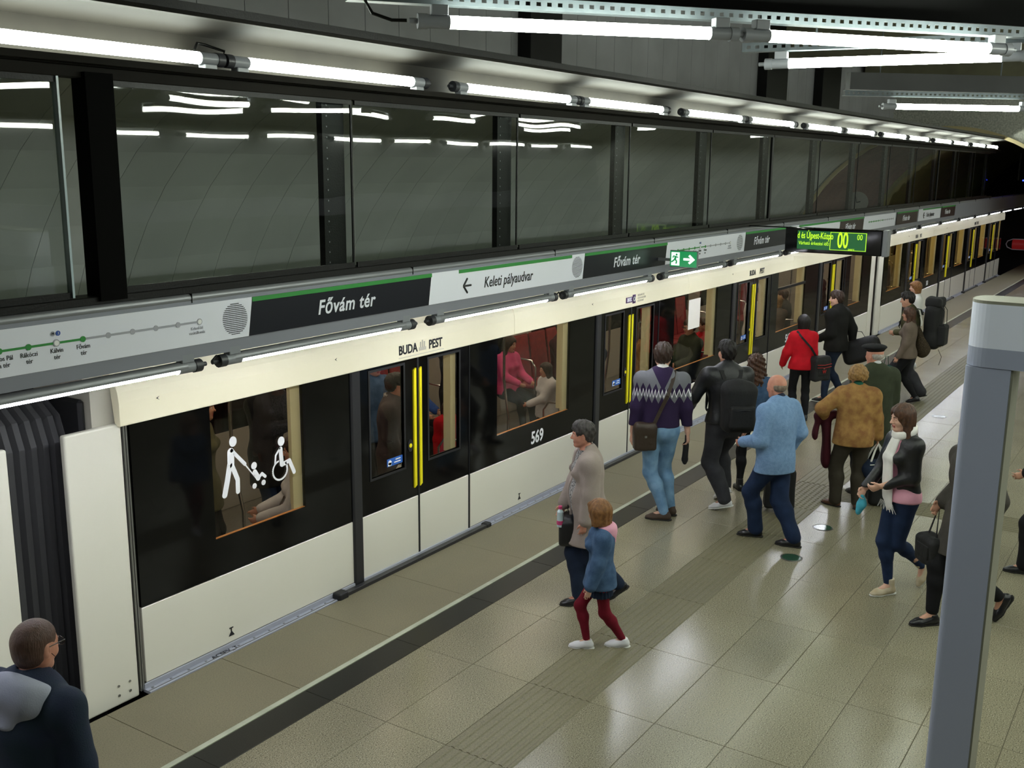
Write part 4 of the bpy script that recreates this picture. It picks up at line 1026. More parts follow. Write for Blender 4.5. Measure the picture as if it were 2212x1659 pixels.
class Person:
    """local frame: x forward, y left, z up; feet: [left, right] = (x, y, toe yaw deg, heel lift deg); hands: [left, right] = target (x,y,z) or None"""
    def __init__(P, label, pos, yaw, H=1.75, feet=((.02, .1, 5, 0), (-.02, -.1, -5, 0)), hands=(None, None), lean=0, side=0, head=(0, 0, 0), build=1.0, female=False,
                 skin='skin', vox=.011, seated=None, group=None, poles=(None, None), hip=None, belly=0.0, hands_curl=(.6, .6), knees=(None, None), tors=0.0, hy=0.0, headf=1.0):
        P.s = s = H/1.75; P.H = H; P.hs = s*headf; P.vox = vox; P.b = build; P.f = female; P.bel = belly
        P.e = thing('person', label, 'person', (pos[0], pos[1], pos[2] if len(pos) > 2 else 0), math.radians(yaw), group)
        P.yaw = math.radians(yaw); P.pos = np.array([pos[0], pos[1], 0.0]); P.skin = skin
        hz = hip if hip is not None else .925*s
        if seated is not None: hz = seated+.09*s
        l1, l2 = .43*s, .42*s
        # lower the hip so that both feet can reach
        P.ank = []; P.toe = []; P.fR = []
        for (x, y, ty, lift) in feet:
            lf = math.radians(lift); az = .075*s+math.sin(max(lf, 0))*.15*s
            zz = 0.0
            if isinstance(x, tuple): x, zz = x
            P.ank.append(np.array([x, y, az+zz])); R = rotm(math.radians(ty), lf); P.fR.append(R); P.toe.append(R[:, 0])
        if seated is None:
            for i in (0, 1):
                d = np.hypot(P.ank[i][0], P.ank[i][1]-(.088 if i == 0 else -.088)*s-hy); need = math.sqrt(max((l1+l2)**2*.9985-d*d, .01))+P.ank[i][2]; hz = min(hz, need)
        U = rotm(0, math.radians(lean), math.radians(side))[:, 2]; Fw = rotm(0, math.radians(lean), math.radians(side)); 
        TR = rotm(math.radians(tors)) @ Fw; P.TR = TR; P.U = U
        P.pel = np.array([0, hy, hz]); L = P.pel
        P.wst = L+U*.155*s+TR[:, 0]*.0; P.chs = L+U*.36*s; P.shc = L+U*.505*s; P.nkb = L+U*.555*s-TR[:, 0]*.005; P.nkt = L+U*.625*s+TR[:, 0]*.022*s
        P.hR = TR @ rotm(math.radians(head[0]), math.radians(head[1]), math.radians(head[2] if len(head) > 2 else 0))
        P.hc = P.nkt+P.hR[:, 2]*.095*P.hs+P.hR[:, 0]*.012*s
        sw = (.155 if female else .178)*s*build; P.sw = sw
        P.sh = [P.shc+TR[:, 1]*sw-U*.01, P.shc-TR[:, 1]*sw-U*.01]
        P.hip = [L+np.array([0, .088*s, -.02*s]), L+np.array([0, -.088*s, -.02*s])]
        P.kn = []; 
        for i in (0, 1):
            po = knees[i] if knees[i] is not None else nrm(P.toe[i]*np.array([1, 1, 0])+np.array([.6, 0, 0]))
            k, a = ik(P.hip[i], P.ank[i], l1, l2, po); P.kn.append(k); P.ank[i] = a
        P.el = []; P.wr = []; P.curl = hands_curl
        for i in (0, 1):
            sg = 1 if i == 0 else -1
            t = hands[i] if hands[i] is not None else (P.sh[i]+np.array([.05, sg*.055, -.545])*s)
            po = poles[i] if poles[i] is not None else np.array([-1, sg*.35, -.2])
            k, a = ik(P.sh[i], t, .285*s, .255*s, po); P.el.append(k); P.wr.append(a)
    def w2l(P, x, y, z=0):
        d = np.array([x, y, 0])-P.pos; c, sn = math.cos(-P.yaw), math.sin(-P.yaw); return np.array([c*d[0]-sn*d[1], sn*d[0]+c*d[1], z])
    def l2w(P, v):
        c, sn = math.cos(P.yaw), math.sin(P.yaw); return np.array([P.pos[0]+c*v[0]-sn*v[1], P.pos[1]+sn*v[0]+c*v[1], v[2]])
    def torso(P, S, g=0.0, k=.05, top=True, hem=None, flare=0.0):
        s, b, T = P.s, P.b, P.TR; fw = T[:, 0]; lf = T[:, 1]; f = P.f
        hw = (.150 if f else .145)*s*b+g; ww = (.118 if f else .132)*s*b+g+P.bel*.5; cw = (.140 if f else .160)*s*b+g
        S.rc(P.pel-lf*.045*s, P.pel+lf*.045*s, hw*.80, k=k, sq=(fw, .92))
        S.rc(P.pel+P.U*.02, P.wst, hw*.93, ww, k=k, sq=(fw, .76)); S.rc(P.wst, P.chs, ww, cw, k=k, sq=(fw, .72))
        S.rc(P.chs, P.chs+P.U*.09*s, cw, cw*.93, k=k, sq=(fw, .70))
        if P.bel: S.el(P.wst+fw*(.05+P.bel*.5)*s, (.1*s+P.bel+g, .13*s*b+P.bel*.4+g, .15*s+g), T, k=.06)
        if f:
            for sg in (-1, 1): S.el(P.chs+fw*(.085*s+g*.6)+lf*sg*.065*s+P.U*.02*s, (.055*s+g*.5, .06*s+g*.4, .06*s), T, k=.04)
        if top:
            for i in (0, 1): S.rc(P.chs+P.U*.10*s, P.sh[i]-P.U*.025*s, .072*s+g, .052*s*b+g, k=.05)
            S.rc(P.shc+P.U*.0, P.nkb+P.U*.005, .075*s+g*.8, .052*s+g*.5, k=.05)
        return S
    def arm(P, S, i, g=0.0, k=.03, end=1.0, r=(.050, .040, .028)):
        s, b = P.s, P.b; m = .92 if P.f else 1.0
        S.rc(P.sh[i], P.el[i], r[0]*s*m*b+g, r[1]*s*m*b+g, k=k)
        w_ = P.el[i]+(P.wr[i]-P.el[i])*end
        S.rc(P.el[i], w_, r[1]*s*m*b+g, (r[1]+(r[2]-r[1])*end)*s*m+g, k=k); return S
    def leg(P, S, i, g=0.0, end=1.0, g2=None, k=.035):
        s, b = P.s, P.b; g2 = g if g2 is None else g2; gm = (g+g2)/2
        S.rc(P.hip[i], P.kn[i], .083*s*b+g, .054*s+gm, k=k)
        d = P.ank[i]-P.kn[i]; ca = P.kn[i]+d*.3; bk = -P.fR[i][:, 0]*.012*s
        S.rc(P.kn[i], ca+bk, .054*s+gm, .053*s+gm, k=k); S.rc(ca+bk, P.kn[i]+d*end, .053*s+gm, .034*s+g2, k=k); return S
    def hand(P, S, i):
        s = P.s; sg = 1 if i == 0 else -1; d = nrm(P.wr[i]-P.el[i]); c = P.curl[i]
        inw = np.array([0.25, -sg, 0.0]); inw = inw-d*(inw @ d); inw = nrm(inw); th = np.cross(d, inw)*(1 if i == 0 else -1)   # th: thumb side
        if th[0] < 0 and d[2] < -.3: th = -th
        m = .9 if P.f else 1.0; w0 = P.wr[i]; pc = w0+d*.05*s
        S.rc(w0-d*.01, w0+d*.085*s*m, .024*s*m, .030*s*m, k=.015, sq=(inw, .55))
        S.rc(w0+d*.05*s+th*.014*s, w0+d*.088*s+th*.02*s, .018*s, .014*s, k=.012, sq=(inw, .7)); S.rc(w0+d*.05*s-th*.014*s, w0+d*.085*s-th*.02*s, .017*s, .013*s, k=.012, sq=(inw, .7))
        for j, (o, L) in enumerate(((.030, .072), (.011, .082), (-.009, .076), (-.028, .06))):
            b0 = w0+d*(.088-abs(o)*.12)*s*m+th*o*s*m; a1 = c*.55; a2 = c*1.35
            d1 = nrm(d*math.cos(a1)+inw*math.sin(a1)+th*o*1.5); d2 = nrm(d*math.cos(a2)+inw*math.sin(a2)+th*o*.8)
            p1 = b0+d1*L*.5*s*m; p2 = p1+d2*L*.5*s*m
            S.rc(b0, p1, .0098*s*m, .0088*s*m, k=.004); S.rc(p1, p2, .0088*s*m, .0072*s*m, k=.003)
        t0 = w0+d*.025*s+th*.024*s; d1 = nrm(d*.75+th*.62+inw*.25); t1 = t0+d1*.042*s*m; d2 = nrm(d*.95+th*.1+inw*(.25+c*.4)); t2 = t1+d2*.034*s*m
        S.rc(t0, t1, .014*s*m, .0108*s*m, k=.01); S.rc(t1, t2, .0105*s*m, .0082*s*m, k=.004)
        P.palm = getattr(P, 'palm', {}); P.palm[i] = w0+d*.075*s+inw*.02*s; return S
    def headsdf(P, S, g=0.0, face=True):
        s, R, c = P.hs, P.hR, P.hc; F, L, U = R[:, 0], R[:, 1], R[:, 2]
        def q(x, y, z): return c+(F*x+L*y+U*z)*s
        P.q = q; m = .96 if P.f else 1.0
        S.el(q(-.012, 0, .030), np.array([.098, .076, .088])*s*m+g, R, k=.02)
        S.el(q(.010, 0, -.012), np.array([.080, .068, .085])*s*m+g, R, k=.02)
        S.rc(q(.022, 0, -.055), q(.058, 0, -.092), .050*s*m, .024*s*m, k=.03)
        for sg in (-1, 1): S.rc(q(-.005, sg*.048, -.055), q(.050, sg*.018, -.092), .026*s, .018*s, k=.025)
        if face:
            for sg in (-1, 1):
                S.rc(q(.072, sg*.012, .022), q(.064, sg*.042, .020), .012*s, .011*s, k=.015)       # brow
                S.el(q(.058, sg*.036, -.030), np.array([.022, .022, .022])*s, R, k=.025)              # cheek
                S.el(q(.088, sg*.031, .002), np.array([.014, .016, .011])*s, R, k=.012, op='s')       # eye socket
                S.el(q(.073, sg*.031, .001), np.array([.014, .015, .013])*s, R, k=.004)
                e = q(-.008, sg*.076, -.008); S.el(e, np.array([.020, .008, .032])*s, R @ rotm(sg*.35, -.15), k=.008)   # ear
                S.el(q(.001, sg*.084, -.006), np.array([.009, .005, .014])*s, R, k=.004, op='s')
            S.rc(q(.086, 0, .012), q(.106, 0, -.026), .008*s, .0125*s, k=.012)                          # nose
            for sg in (-1, 1): S.el(q(.094, sg*.011, -.030), np.array([.011, .008, .008])*s, R, k=.006)
            S.rc(q(.084, -.018, -.056), q(.084, .018, -.056), .0075*s, k=.006); S.rc(q(.082, -.016, -.067), q(.082, .016, -.067), .008*s, k=.006)
            S.rc(q(.0935, -.02, -.0615), q(.0935, .02, -.0615), .0022*s, k=.003, op='s')
            S.el(q(.070, 0, -.096), np.array([.018, .02, .015])*s, R, k=.02)                            # chin
        return S
    def body(P, sole=True, vox=None, eyes=True, hands=True):
        s = P.s; S = Sdf(); P.torso(S, -.004); 
        S.rc(P.nkb-P.U*.02, P.nkt+P.hR[:, 2]*.02, .056*s*(.88 if P.f else 1), .050*s*(.88 if P.f else 1), k=.03)
        for sg in (-1, 1): S.rc(P.nkb+P.TR[:, 1]*.03*sg, P.sh[0 if sg > 0 else 1], .045*s, .03*s, k=.05)
        P.headsdf(S)
        for i in (0, 1):
            P.arm(S, i); P.leg(S, i)
            if hands: P.hand(S, i)
            a, R = P.ank[i], P.fR[i]; S.rc(a, a+R[:, 0]*.10*s-R[:, 2]*.04*s, .036*s, .03*s, k=.02)
        q = P.q; R = P.hR; c = P.hc
        def mf(C):
            l = (C-c) @ R/P.hs; m = np.zeros(len(C))
            m[(np.abs(l[:, 1]) < .024) & (l[:, 2] < -.051) & (l[:, 2] > -.074) & (l[:, 0] > .082)] = 1; return m
        o = S.build('body', vox or P.vox, [SK[P.skin], SK['lips']], P.e, mf, 1)
        if eyes:
            for sg in (-1, 1):
                e = MB(); cc = q(.0735, sg*.031, .001); r = .0122*P.hs
                vs = []; fs = []; F = R[:, 0]
                for a in range(1, 6):
                    th = a*math.pi/12*1.15
                    for b in range(12): ph = b*math.pi/6; vs.append(cc+F*r*math.cos(th)+(R[:, 1]*math.cos(ph)+R[:, 2]*math.sin(ph))*r*math.sin(th))
                vs.append(cc+F*r); k = len(vs)-1
                for b in range(12): fs.append((k, b, (b+1) % 12))
                e.m(1)._add([v for v in vs], fs, True); e.cur = 1
                for a in range(4):
                    fs2 = [(a*12+b, (a+1)*12+b, (a+1)*12+(b+1) % 12, a*12+(b+1) % 12) for b in range(12)]; e.cur = 1 if a < 1 else 0; e._add(vs, fs2, True)
                e.build('eye', [SK['eye_white'], SK['eye_dark']], P.e)
            for sg in (-1, 1):
                MB().tube([q(.0895, sg*.014, .0205), q(.0885, sg*.030, .0255), q(.078, sg*.048, .020)], [.0028*s, .0036*s, .002*s], 6).build('eyebrow', SK[getattr(P, 'browm', 'brow')], P.e)
        return o
    def shoes(P, m='shoe_black', sole='sole_dark', vox=.007, high=0.0, big=1.0, heel=0.0, names='shoe'):
        s = P.s
        for i in (0, 1):
            a, R = P.ank[i], P.fR[i]; F, L, U = R[:, 0], R[:, 1], R[:, 2]; g = .004
            def q(x, y, z): return a+(F*x+L*y+U*z)*s*big
            S = Sdf(); S.rc(q(-.035, 0, -.035), q(.03, 0, -.035), .037*s*big, .037*s*big, k=.02); S.rc(q(.02, 0, -.03), q(.105, 0, -.048), .042*s*big, .040*s*big, k=.03, sq=(U, .85)); S.rc(q(.10, 0, -.05), q(.155, .0, -.056), .044*s*big, .032*s*big, k=.03, sq=(U, .7))
            S.rc(q(-.012, 0, -.02), q(-.008, 0, .015+high), .042*s*big, .042*s*big, k=.02)
            S.cut(q(0, 0, -.063), -U); S.cut(q(0, 0, .022+high), U)
            o = S.build('shoe', vox, FB[m], P.e)
            S = Sdf(); S.rc(q(-.04, 0, -.066), q(.02, 0, -.066), .041*s*big, .036*s*big, k=.02); S.rc(q(.02, 0, -.066), q(.1, 0, -.066), .036*s*big, .046*s*big, k=.02); S.rc(q(.1, 0, -.066), q(.158, 0, -.066), .046*s*big, .033*s*big, k=.02)
            S.cut(q(0, 0, -.060), U); S.cut(q(0, 0, -.0755-heel*0), -U)
            so = S.build('sole', vox, FB[sole], o)
    def trousers(P, m, g=.010, g2=None, end=.97, waist=.06, fold=.004, name='trousers', vox=None, seed=1):
        s = P.s; S = Sdf(); f = P.TR[:, 0]; b = P.b
        hw = (.150 if P.f else .145)*s*b+g
        S.rc(P.pel-P.TR[:, 1]*.045*s, P.pel+P.TR[:, 1]*.045*s, hw*.80, k=.05, sq=(f, .92)); S.rc(P.pel+P.U*.02, P.wst, hw*.93, (.118 if P.f else .132)*s*b+g+P.bel*.5, k=.05, sq=(f, .76))
        for i in (0, 1): P.leg(S, i, g, end, g if g2 is None else g2)
        S.cut(P.pel+P.U*waist*s*2, P.U); S.disp = folds(fold, seed, .8)
        # straight hems
        o = S.build(name, vox or P.vox, FB[m] if isinstance(m, str) else m, P.e); return o
    def top(P, m, g=.014, hem=-.05, sleeve=.98, fold=.004, name='jacket', seed=2, flare=0.0, collar=.0, vox=None, matf=None, cuff=0.0, neck=True, open_front=0.0):
        s = P.s; S = Sdf(); P.torso(S, g)
        low = P.pel+P.U*(hem*s)
        if hem < .02:
            hw = (.155 if P.f else .150)*s*P.b+g
            for i in (0, 1):
                sg = 1 if i == 0 else -1
                S.rc(P.pel+P.TR[:, 1]*sg*.04*s, low+(P.hip[i]-P.pel)*.5-P.U*.03+(P.kn[i]-P.hip[i])*min(.3, max(0, -hem))*np.array([1, 1, 0]), hw*.82, hw*.82+flare, k=.06, sq=(P.TR[:, 0], .9))
        for i in (0, 1): P.arm(S, i, g*1.0, end=sleeve)
        if collar: S.rc(P.nkb-P.U*.012, P.nkb+P.U*collar*s, .066*s+g*.3, .060*s+g*.3, k=.015)
        S.cut(low, -P.U)
        if sleeve < 1.02:
            pass
        if open_front:
            S.bx(P.chs+P.TR[:, 0]*(.20*s+g)-P.U*.12*s, np.array([.20*s, open_front*s, .5*s]), P.TR, rd=.004, k=.02, op='s')
        if not collar: S.el(P.nkt, np.array([.075, .062, .055])*s, P.hR, k=.008, op='s')
        S.disp = folds(fold, seed)
        return S.build(name, vox or P.vox, FB[m] if isinstance(m, str) else m, P.e, matf)
    def hair(P, style, m, seed=3, vox=None):
        s, R = P.hs, P.hR; q = P.q; S = Sdf(); g = .010*s; mm = .96 if P.f else 1.0; e3 = lambda a, b, c: np.array([a, b, c])*s
        if style == 'buzz':
            S.el(q(-.013, 0, .030), e3(.098, .076, .088)*mm+.003, R, k=.01); S.el(q(-.02, 0, -.02), e3(.078, .073, .075)+.002, R, k=.02); S.cut(q(.058, 0, .03), nrm(R[:, 0]*.9-R[:, 2]*.42)); S.cut(q(-.0, 0, -.058), nrm(-R[:, 2]+R[:, 0]*.35))
            for sg in (-1, 1): S.el(q(.012, sg*.080, -.02), e3(.03, .03, .045), R, k=.006, op='s')
        elif style == 'short':
            S.el(q(-.014, 0, .036), e3(.100, .080, .088)+g*.9, R, k=.02); S.el(q(-.022, 0, -.012), e3(.084, .076, .078)+g*.3, R, k=.02); S.el(q(.03, 0, .095), e3(.05, .055, .03), R, k=.03)
            S.cut(q(-.0, 0, -.045), nrm(-R[:, 2]+R[:, 0]*.5)); S.el(q(.118, 0, -.018), e3(.070, .095, .072), R, k=.01, op='s')
            for sg in (-1, 1): S.el(q(.016, sg*.086, -.026), e3(.036, .03, .045), R, k=.006, op='s')
        elif style in ('bob', 'perm'):
            w_ = .02 if style == 'perm' else .012
            S.el(q(-.016, 0, .034), e3(.100, .082, .088)+w_*s, R, k=.03)
            lo_ = -.105 if style == 'bob' else -.045
            for sg in (-1, 1): S.rc(q(-.02, sg*.062, .02), q(-.012, sg*.064, lo_), .036*s+w_*.5, .030*s+w_*.6, k=.04)
            S.rc(q(-.062, 0, .02), q(-.058, 0, lo_), .055*s, .046*s, k=.04); S.rc(q(-.055, .035, .0), q(-.05, .04, lo_), .05*s, .04*s, k=.04); S.rc(q(-.055, -.035, .0), q(-.05, -.04, lo_), .05*s, .04*s, k=.04)
            S.cut(q(-.0, 0, lo_-.01), nrm(-R[:, 2])); S.el(q(.125, 0, -.04), e3(.08, .066, .105), R, k=.012, op='s')
            if style == 'bob': S.el(q(.07, 0, .07), e3(.035, .055, .025), R, k=.02)
        elif style in ('long', 'curly', 'pony'):
            S.el(q(-.014, 0, .034), e3(.100, .080, .088)+g, R, k=.03); d = -P.U if style != 'x' else -P.U; L = .30 if style == 'long' else .26
            for y, x in ((.055, -.02), (.03, -.055), (0, -.065), (-.03, -.055), (-.055, -.02)):
                a = q(x, y, -.02); t_ = P.shc-P.TR[:, 0]*(.075*s if x < -.03 else .02)+P.TR[:, 1]*y*1.5+P.U*(-.04 if style == 'long' else .0)
                if abs(y) > .05: t_ = t_+P.TR[:, 0]*.055*s+P.TR[:, 1]*np.sign(y)*.012
                S.rc(q(x, y, .03), a, .042*s, .040*s, k=.03); S.rc(a, t_, .040*s, .030*s if style == 'long' else .05*s, k=.035); 
                if style == 'long': S.rc(t_, t_-P.U*.10*s, .03*s, .014*s, k=.03)
            S.el(q(.125, 0, -.03), e3(.082, .056, .095), R, k=.012, op='s')
            for sg in (-1, 1): S.rc(q(.045, sg*.05, .065), q(.035, sg*.068, -.04), .022*s, .014*s, k=.02)
        elif style == 'fringe_ring':      # bald on top
            S.el(q(-.018, 0, -.002), e3(.094, .081, .062), R, k=.02); S.cut(q(0, 0, .052), nrm(R[:, 2]-R[:, 0]*.3)); S.cut(q(.0, 0, -.06), nrm(-R[:, 2]+R[:, 0]*.3)); S.cut(q(.03, 0, 0), R[:, 0])
            for sg in (-1, 1): S.el(q(.012, sg*.084, -.022), e3(.03, .03, .04), R, k=.006, op='s')
        k = {'curly': 55, 'perm': 60, 'long': 30, 'bob': 40}.get(style, 60); am = {'curly': .010, 'perm': .005, 'long': .004, 'bob': .0025, 'buzz': .0, 'fringe_ring': .001}.get(style, .0055)
        c = P.hc
        def dsp(X, Y, Z):
            th = np.arctan2(Y-c[1], X-c[0]+.02)
            return am*(np.sin(th*14+seed+np.sin(Z*k*.6))+(np.sin(Z*k*2+th*5)*.8 if style in ('curly', 'perm') else (np.sin(Z*85+th*9+seed)*.7 if style == 'short' else 0)))
        S.disp = dsp
        return S.build('hair', vox or min(P.vox, .008), FB[m], P.e)
    def scale_pt(P): pass
def hairmat(name, a, b, rough=.45):
    return mat(name, a, rough, var=b, vscale=40, bump=.6, bscale=180, coord='obj', bstretch=(1, 1, .12), spec=.4)
SK = dict(skin=mat('skin', 'cc9a82', .5, var='c49078', vscale=25, coord='obj'), skin_pale=mat('skin_pale', 'd8ab96', .5, var='cfa08a', vscale=25, coord='obj'), skin_red=mat('skin_ruddy', 'c88e78', .5, var='bd806a', vscale=25, coord='obj'),
          lips=mat('lips', 'a8584e', .45), eye_white=mat('eye_white', 'd8d4cc', .3), eye_dark=mat('eye_iris', '2a1f18', .2), brow=mat('eyebrow_hair', '3a2a20', .7), brow_light=mat('eyebrow_hair_light', '7a5c3c', .7))
def fab(name, a, b=None, rough=.85, bump=.25, vs=8, bs=160, **k): return mat(name, a, rough, var=b, vscale=vs, bump=bump, bscale=bs, coord='obj', spec=.25, **k)
FB = dict(
    navy_hoodie=fab('navy_hoodie_knit', '23293c', '1c2233'), grey_hood=fab('light_grey_jersey', 'a4a8b8', '9a9fb0'), denim=fab('blue_denim', '4a6384', '37506f', vs=14), denim_dark=fab('dark_blue_denim', '202b40', '192335', vs=10),
    denim_light=fab('washed_light_denim', '86aacb', '6589ad', vs=7), jeans=fab('navy_jeans', '20304f', '1a2844', vs=9), taupe=fab('taupe_wool_coat', 'a2958f', '988b85'), blouse=fab('patterned_blouse', '23232a', 'b9b6b4', vs=85), grey_trousers=fab('charcoal_trousers', '3f3f44', '35353a'),
    black_leather=mat('black_leather', '131418', .46, bump=.35, bscale=30, coord='obj', spec=.55), black_cloth=fab('black_cloth', '17171a', '111114'), black_nylon=mat('black_nylon', '101012', .75, bump=.3, bscale=40, coord='obj'), sky_jacket=fab('pale_blue_linen', '7d9cc3', '7090b8', vs=30, bump=.45, bs=90),
    red_jacket=fab('red_cotton_jacket', 'c41222', 'ae0e1c'), pink=fab('pink_jersey', 'e6a9bd', 'dc9db2'), pink_hot=fab('pink_knit', 'd95388', 'cd4a7e'), maroon=fab('maroon_tights', '741226', '680f20'), burgundy=fab('burgundy_wool', '43131e', '390f19'),
    tan=fab('tan_patterned_quilt', 'a8824c', '8a623c', vs=13), olive=fab('dark_green_loden', '3a4030', '32382a'), olive_jacket=fab('olive_jacket', '55533a', '4a4932'), brown_trousers=fab('dark_brown_trousers', '3d382f', '353027'), grey_wool=fab('mixed_grey_wool', '4b4742', '403d39'),
    taupe_knit=fab('grey_brown_knit', '6f6257', '65594f'), white_scarf=fab('white_scarf', 'e9e6e2', 'dcd9d6'), white_jacket=fab('white_jacket', 'dcdbd6', 'd0cfca'), green_cloth=fab('green_cloth', '1f5a48', '1a4e3e'), shoe_black=mat('black_shoe_leather', '15151a', .3), shoe_brown=mat('brown_shoe_suede', '4a3c33', .8), shoe_tan=mat('brown_leather_shoe', '5a3a2c', .35),
    shoe_white=mat('white_trainer', 'dedee2', .5), canvas=fab('cream_canvas', 'cfc4ae', 'bfae90'), sole_dark=mat('dark_rubber_sole', '1e1b19', .7), sole_white=mat('white_rubber_sole', 'dddcd8', .6), brown_leather=mat('dark_brown_leather', '35291f', .45, bump=.3, bscale=40, coord='obj'), purple_knit=fab('purple_knit', '2e2140', '281c38'),
    hair_brown=hairmat('hair_brown', '3d2a20', '2b1d16'), hair_dark=hairmat('hair_black', '1c1614', '120e0d'), hair_chest=hairmat('hair_chestnut', '553827', '3a261b'), hair_gold=hairmat('hair_golden_brown', '8d6238', '6d4828'), hair_blond=hairmat('hair_dyed_blond', 'a9844f', '7d5c34'), hair_grey=hairmat('hair_dark_grey', '4c4745', '2f2b2a'), hair_white=hairmat('hair_grey_white', 'b9b2aa', '9a938c'), hair_buzz=hairmat('hair_buzz_brown', '5b4238', '4b352c'), hair_bald=hairmat('hair_grey_brown', '8a7a6a', '6f6154'),
    cream_trousers=fab('cream_trousers', 'd8cdc0', 'cbbfb2'), pale_shirt=fab('pale_shirt', 'd5d5d8', 'c6c6cb'), blue_shirt=fab('blue_shirt', '3a5da8', '34549a'), brown_coat=fab('brown_grey_coat', '4c4242', '433a3a'), orange=fab('orange_cloth', 'd2562c', 'c24e27'), black_coat=fab('black_coat', '1b1a19', '141413'), teal=fab('teal_plastic', '4aa8c0', '3f98b0'), collar_white=fab('white_collar', 'e2e0dc', 'd6d4d0'))
# ================================================================== PEOPLE AND WHAT THEY CARRY
def tri_pattern(name):
    """purple jumper, grey yoke, white zigzag over the chest; position in the wearer's own frame"""
    m = fab(name, '2e2140', '281c38'); k = NT(m); tc = k.new('ShaderNodeTexCoord'); sp = k.new('ShaderNodeSeparateXYZ'); k.link(tc.outputs['Object'], sp.inputs[0])
    def ma(op, a, b=None, c=None):
        n = k.new('ShaderNodeMath', operation=op)
        for i, v in enumerate((a, b, c)):
            if v is None: continue
            if isinstance(v, (int, float)): n.inputs[i].default_value = v
            else: k.link(v, n.inputs[i])
        return n.outputs[0]
    u = ma('ADD', sp.outputs[1], ma('MULTIPLY', sp.outputs[0], .55)); z = sp.outputs[2]
    def tri(per): return ma('MULTIPLY', ma('ABSOLUTE', ma('SUBTRACT', ma('FRACT', ma('DIVIDE', u, per)), .5)), 2.0)
    t1 = tri(.038); t2 = tri(.076)
    zc = 1.375
    d = ma('SUBTRACT', z, ma('ADD', ma('MULTIPLY', t1, .075), zc-.037)); wh = ma('LESS_THAN', ma('ABSOLUTE', d), .010)
    gu = ma('GREATER_THAN', z, ma('ADD', ma('MULTIPLY', t2, .075), zc+.028)); gl = ma('MULTIPLY', ma('LESS_THAN', z, ma('ADD', ma('MULTIPLY', t1, .075), zc-.037)), ma('GREATER_THAN', z, ma('ADD', ma('MULTIPLY', t2, .075), zc-.105)))
    vy = ma('LESS_THAN', ma('ADD', ma('ABSOLUTE', sp.outputs[1]), ma('MULTIPLY', ma('SUBTRACT', 1.62, z), .5)), .11)
    gr = ma('MAXIMUM', gu, gl); gr = ma('MULTIPLY', gr, ma('SUBTRACT', 1.0, vy))
    def mix(f, a, col):
        n = k.new('ShaderNodeMix', data_type='RGBA'); k.link(f, n.inputs['Factor'])
        if isinstance(a, str): n.inputs['A'].default_value = (*lin(a), 1)
        else: k.link(a, n.inputs['A'])
        n.inputs['B'].default_value = (*lin(col), 1); return n.outputs['Result']
    o = mix(gr, '2c1f3e', '6e6f74'); o = mix(wh, o, 'e9e9ee'); k.link(o, k.b.inputs['Base Color']); return m
FB['norwegian'] = tri_pattern('patterned_jumper')
def plaid(name, a, b, per=.05):
    m = fab(name, a, None); k = NT(m); tc = k.new('ShaderNodeTexCoord'); br = k.new('ShaderNodeTexBrick'); mp = k.new('ShaderNodeMapping'); mp.inputs['Rotation'].default_value = (math.radians(90), .3, .2); mp.inputs['Scale'].default_value = (14, 14, 14)
    k.link(tc.outputs['Object'], mp.inputs[0]); k.link(mp.outputs[0], br.inputs['Vector']); br.inputs['Color1'].default_value = (*lin(b), 1); br.inputs['Color2'].default_value = (*lin(a), 1); br.inputs['Mortar'].default_value = (*lin(a), 1); br.inputs['Mortar Size'].default_value = .09
    k.link(br.outputs['Color'], k.b.inputs['Base Color']); return m
FB['bag_pattern'] = plaid('patterned_bag_cloth', '1c1714', 'a08a68')
FB['stripe_navy'] = fab('navy_green_striped_cloth', '262c42', '1f2e38', vs=5)
def feetw(P_pos, yaw, *ws):
    """world ankle points -> local feet specs; ws: (x, y, toe yaw world deg, lift[, z])"""
    out = []; c, sn = math.cos(math.radians(-yaw)), math.sin(math.radians(-yaw))
    for w_ in ws:
        dx, dy = w_[0]-P_pos[0], w_[1]-P_pos[1]; x = c*dx-sn*dy; y = sn*dx+c*dy
        out.append(((x, w_[4]) if len(w_) > 4 else x, y, w_[2]-yaw, w_[3]))
    return tuple(out)
def handw(P_pos, yaw, x, y, z):
    c, sn = math.cos(math.radians(-yaw)), math.sin(math.radians(-yaw)); dx, dy = x-P_pos[0], y-P_pos[1]; return np.array([c*dx-sn*dy, sn*dx+c*dy, z])
def bag_thing(name, label, cat, P, origin=(0, 0, 0)):
    """a separate thing placed in the frame of its bearer"""
    w_ = P.l2w(np.asarray(origin, float)); t = thing(name, label, cat, (w_[0], w_[1], w_[2]), P.yaw); return t
# ---- 1 man in the near left corner
pos = (2.315, 4.06); yw = 12
P = Person('man with shaved brown hair, glasses and grey hood, cut off in the lower left corner', pos, yw, 1.675, feet=((.03, .12, 8, 0), (-.03, -.12, -8, 0)), head=(-4, 4), build=1.2, skin='skin_red', vox=.008, lean=3, headf=1.08)
P.body(vox=.0065); P.hair('buzz', 'hair_buzz', vox=.006)
P.top('stripe_navy', g=.026, hem=-.10, collar=.0, name='hooded_jacket', fold=.006)
S = Sdf(); s = P.s
for a in range(-110, 111, 20):       # lowered hood: thick roll around the neck opening
    an = math.radians(a); c_ = P.nkb+P.TR[:, 0]*(-.035-math.cos(an)*.075)*s+P.TR[:, 1]*math.sin(an)*.135*s+P.U*(.015-.035*math.cos(an)*-1-.04*abs(math.sin(an)))*s
    S.rc(c_, c_-P.U*.03-P.TR[:, 0]*math.cos(an)*.02, .045*s, .05*s, k=.04)
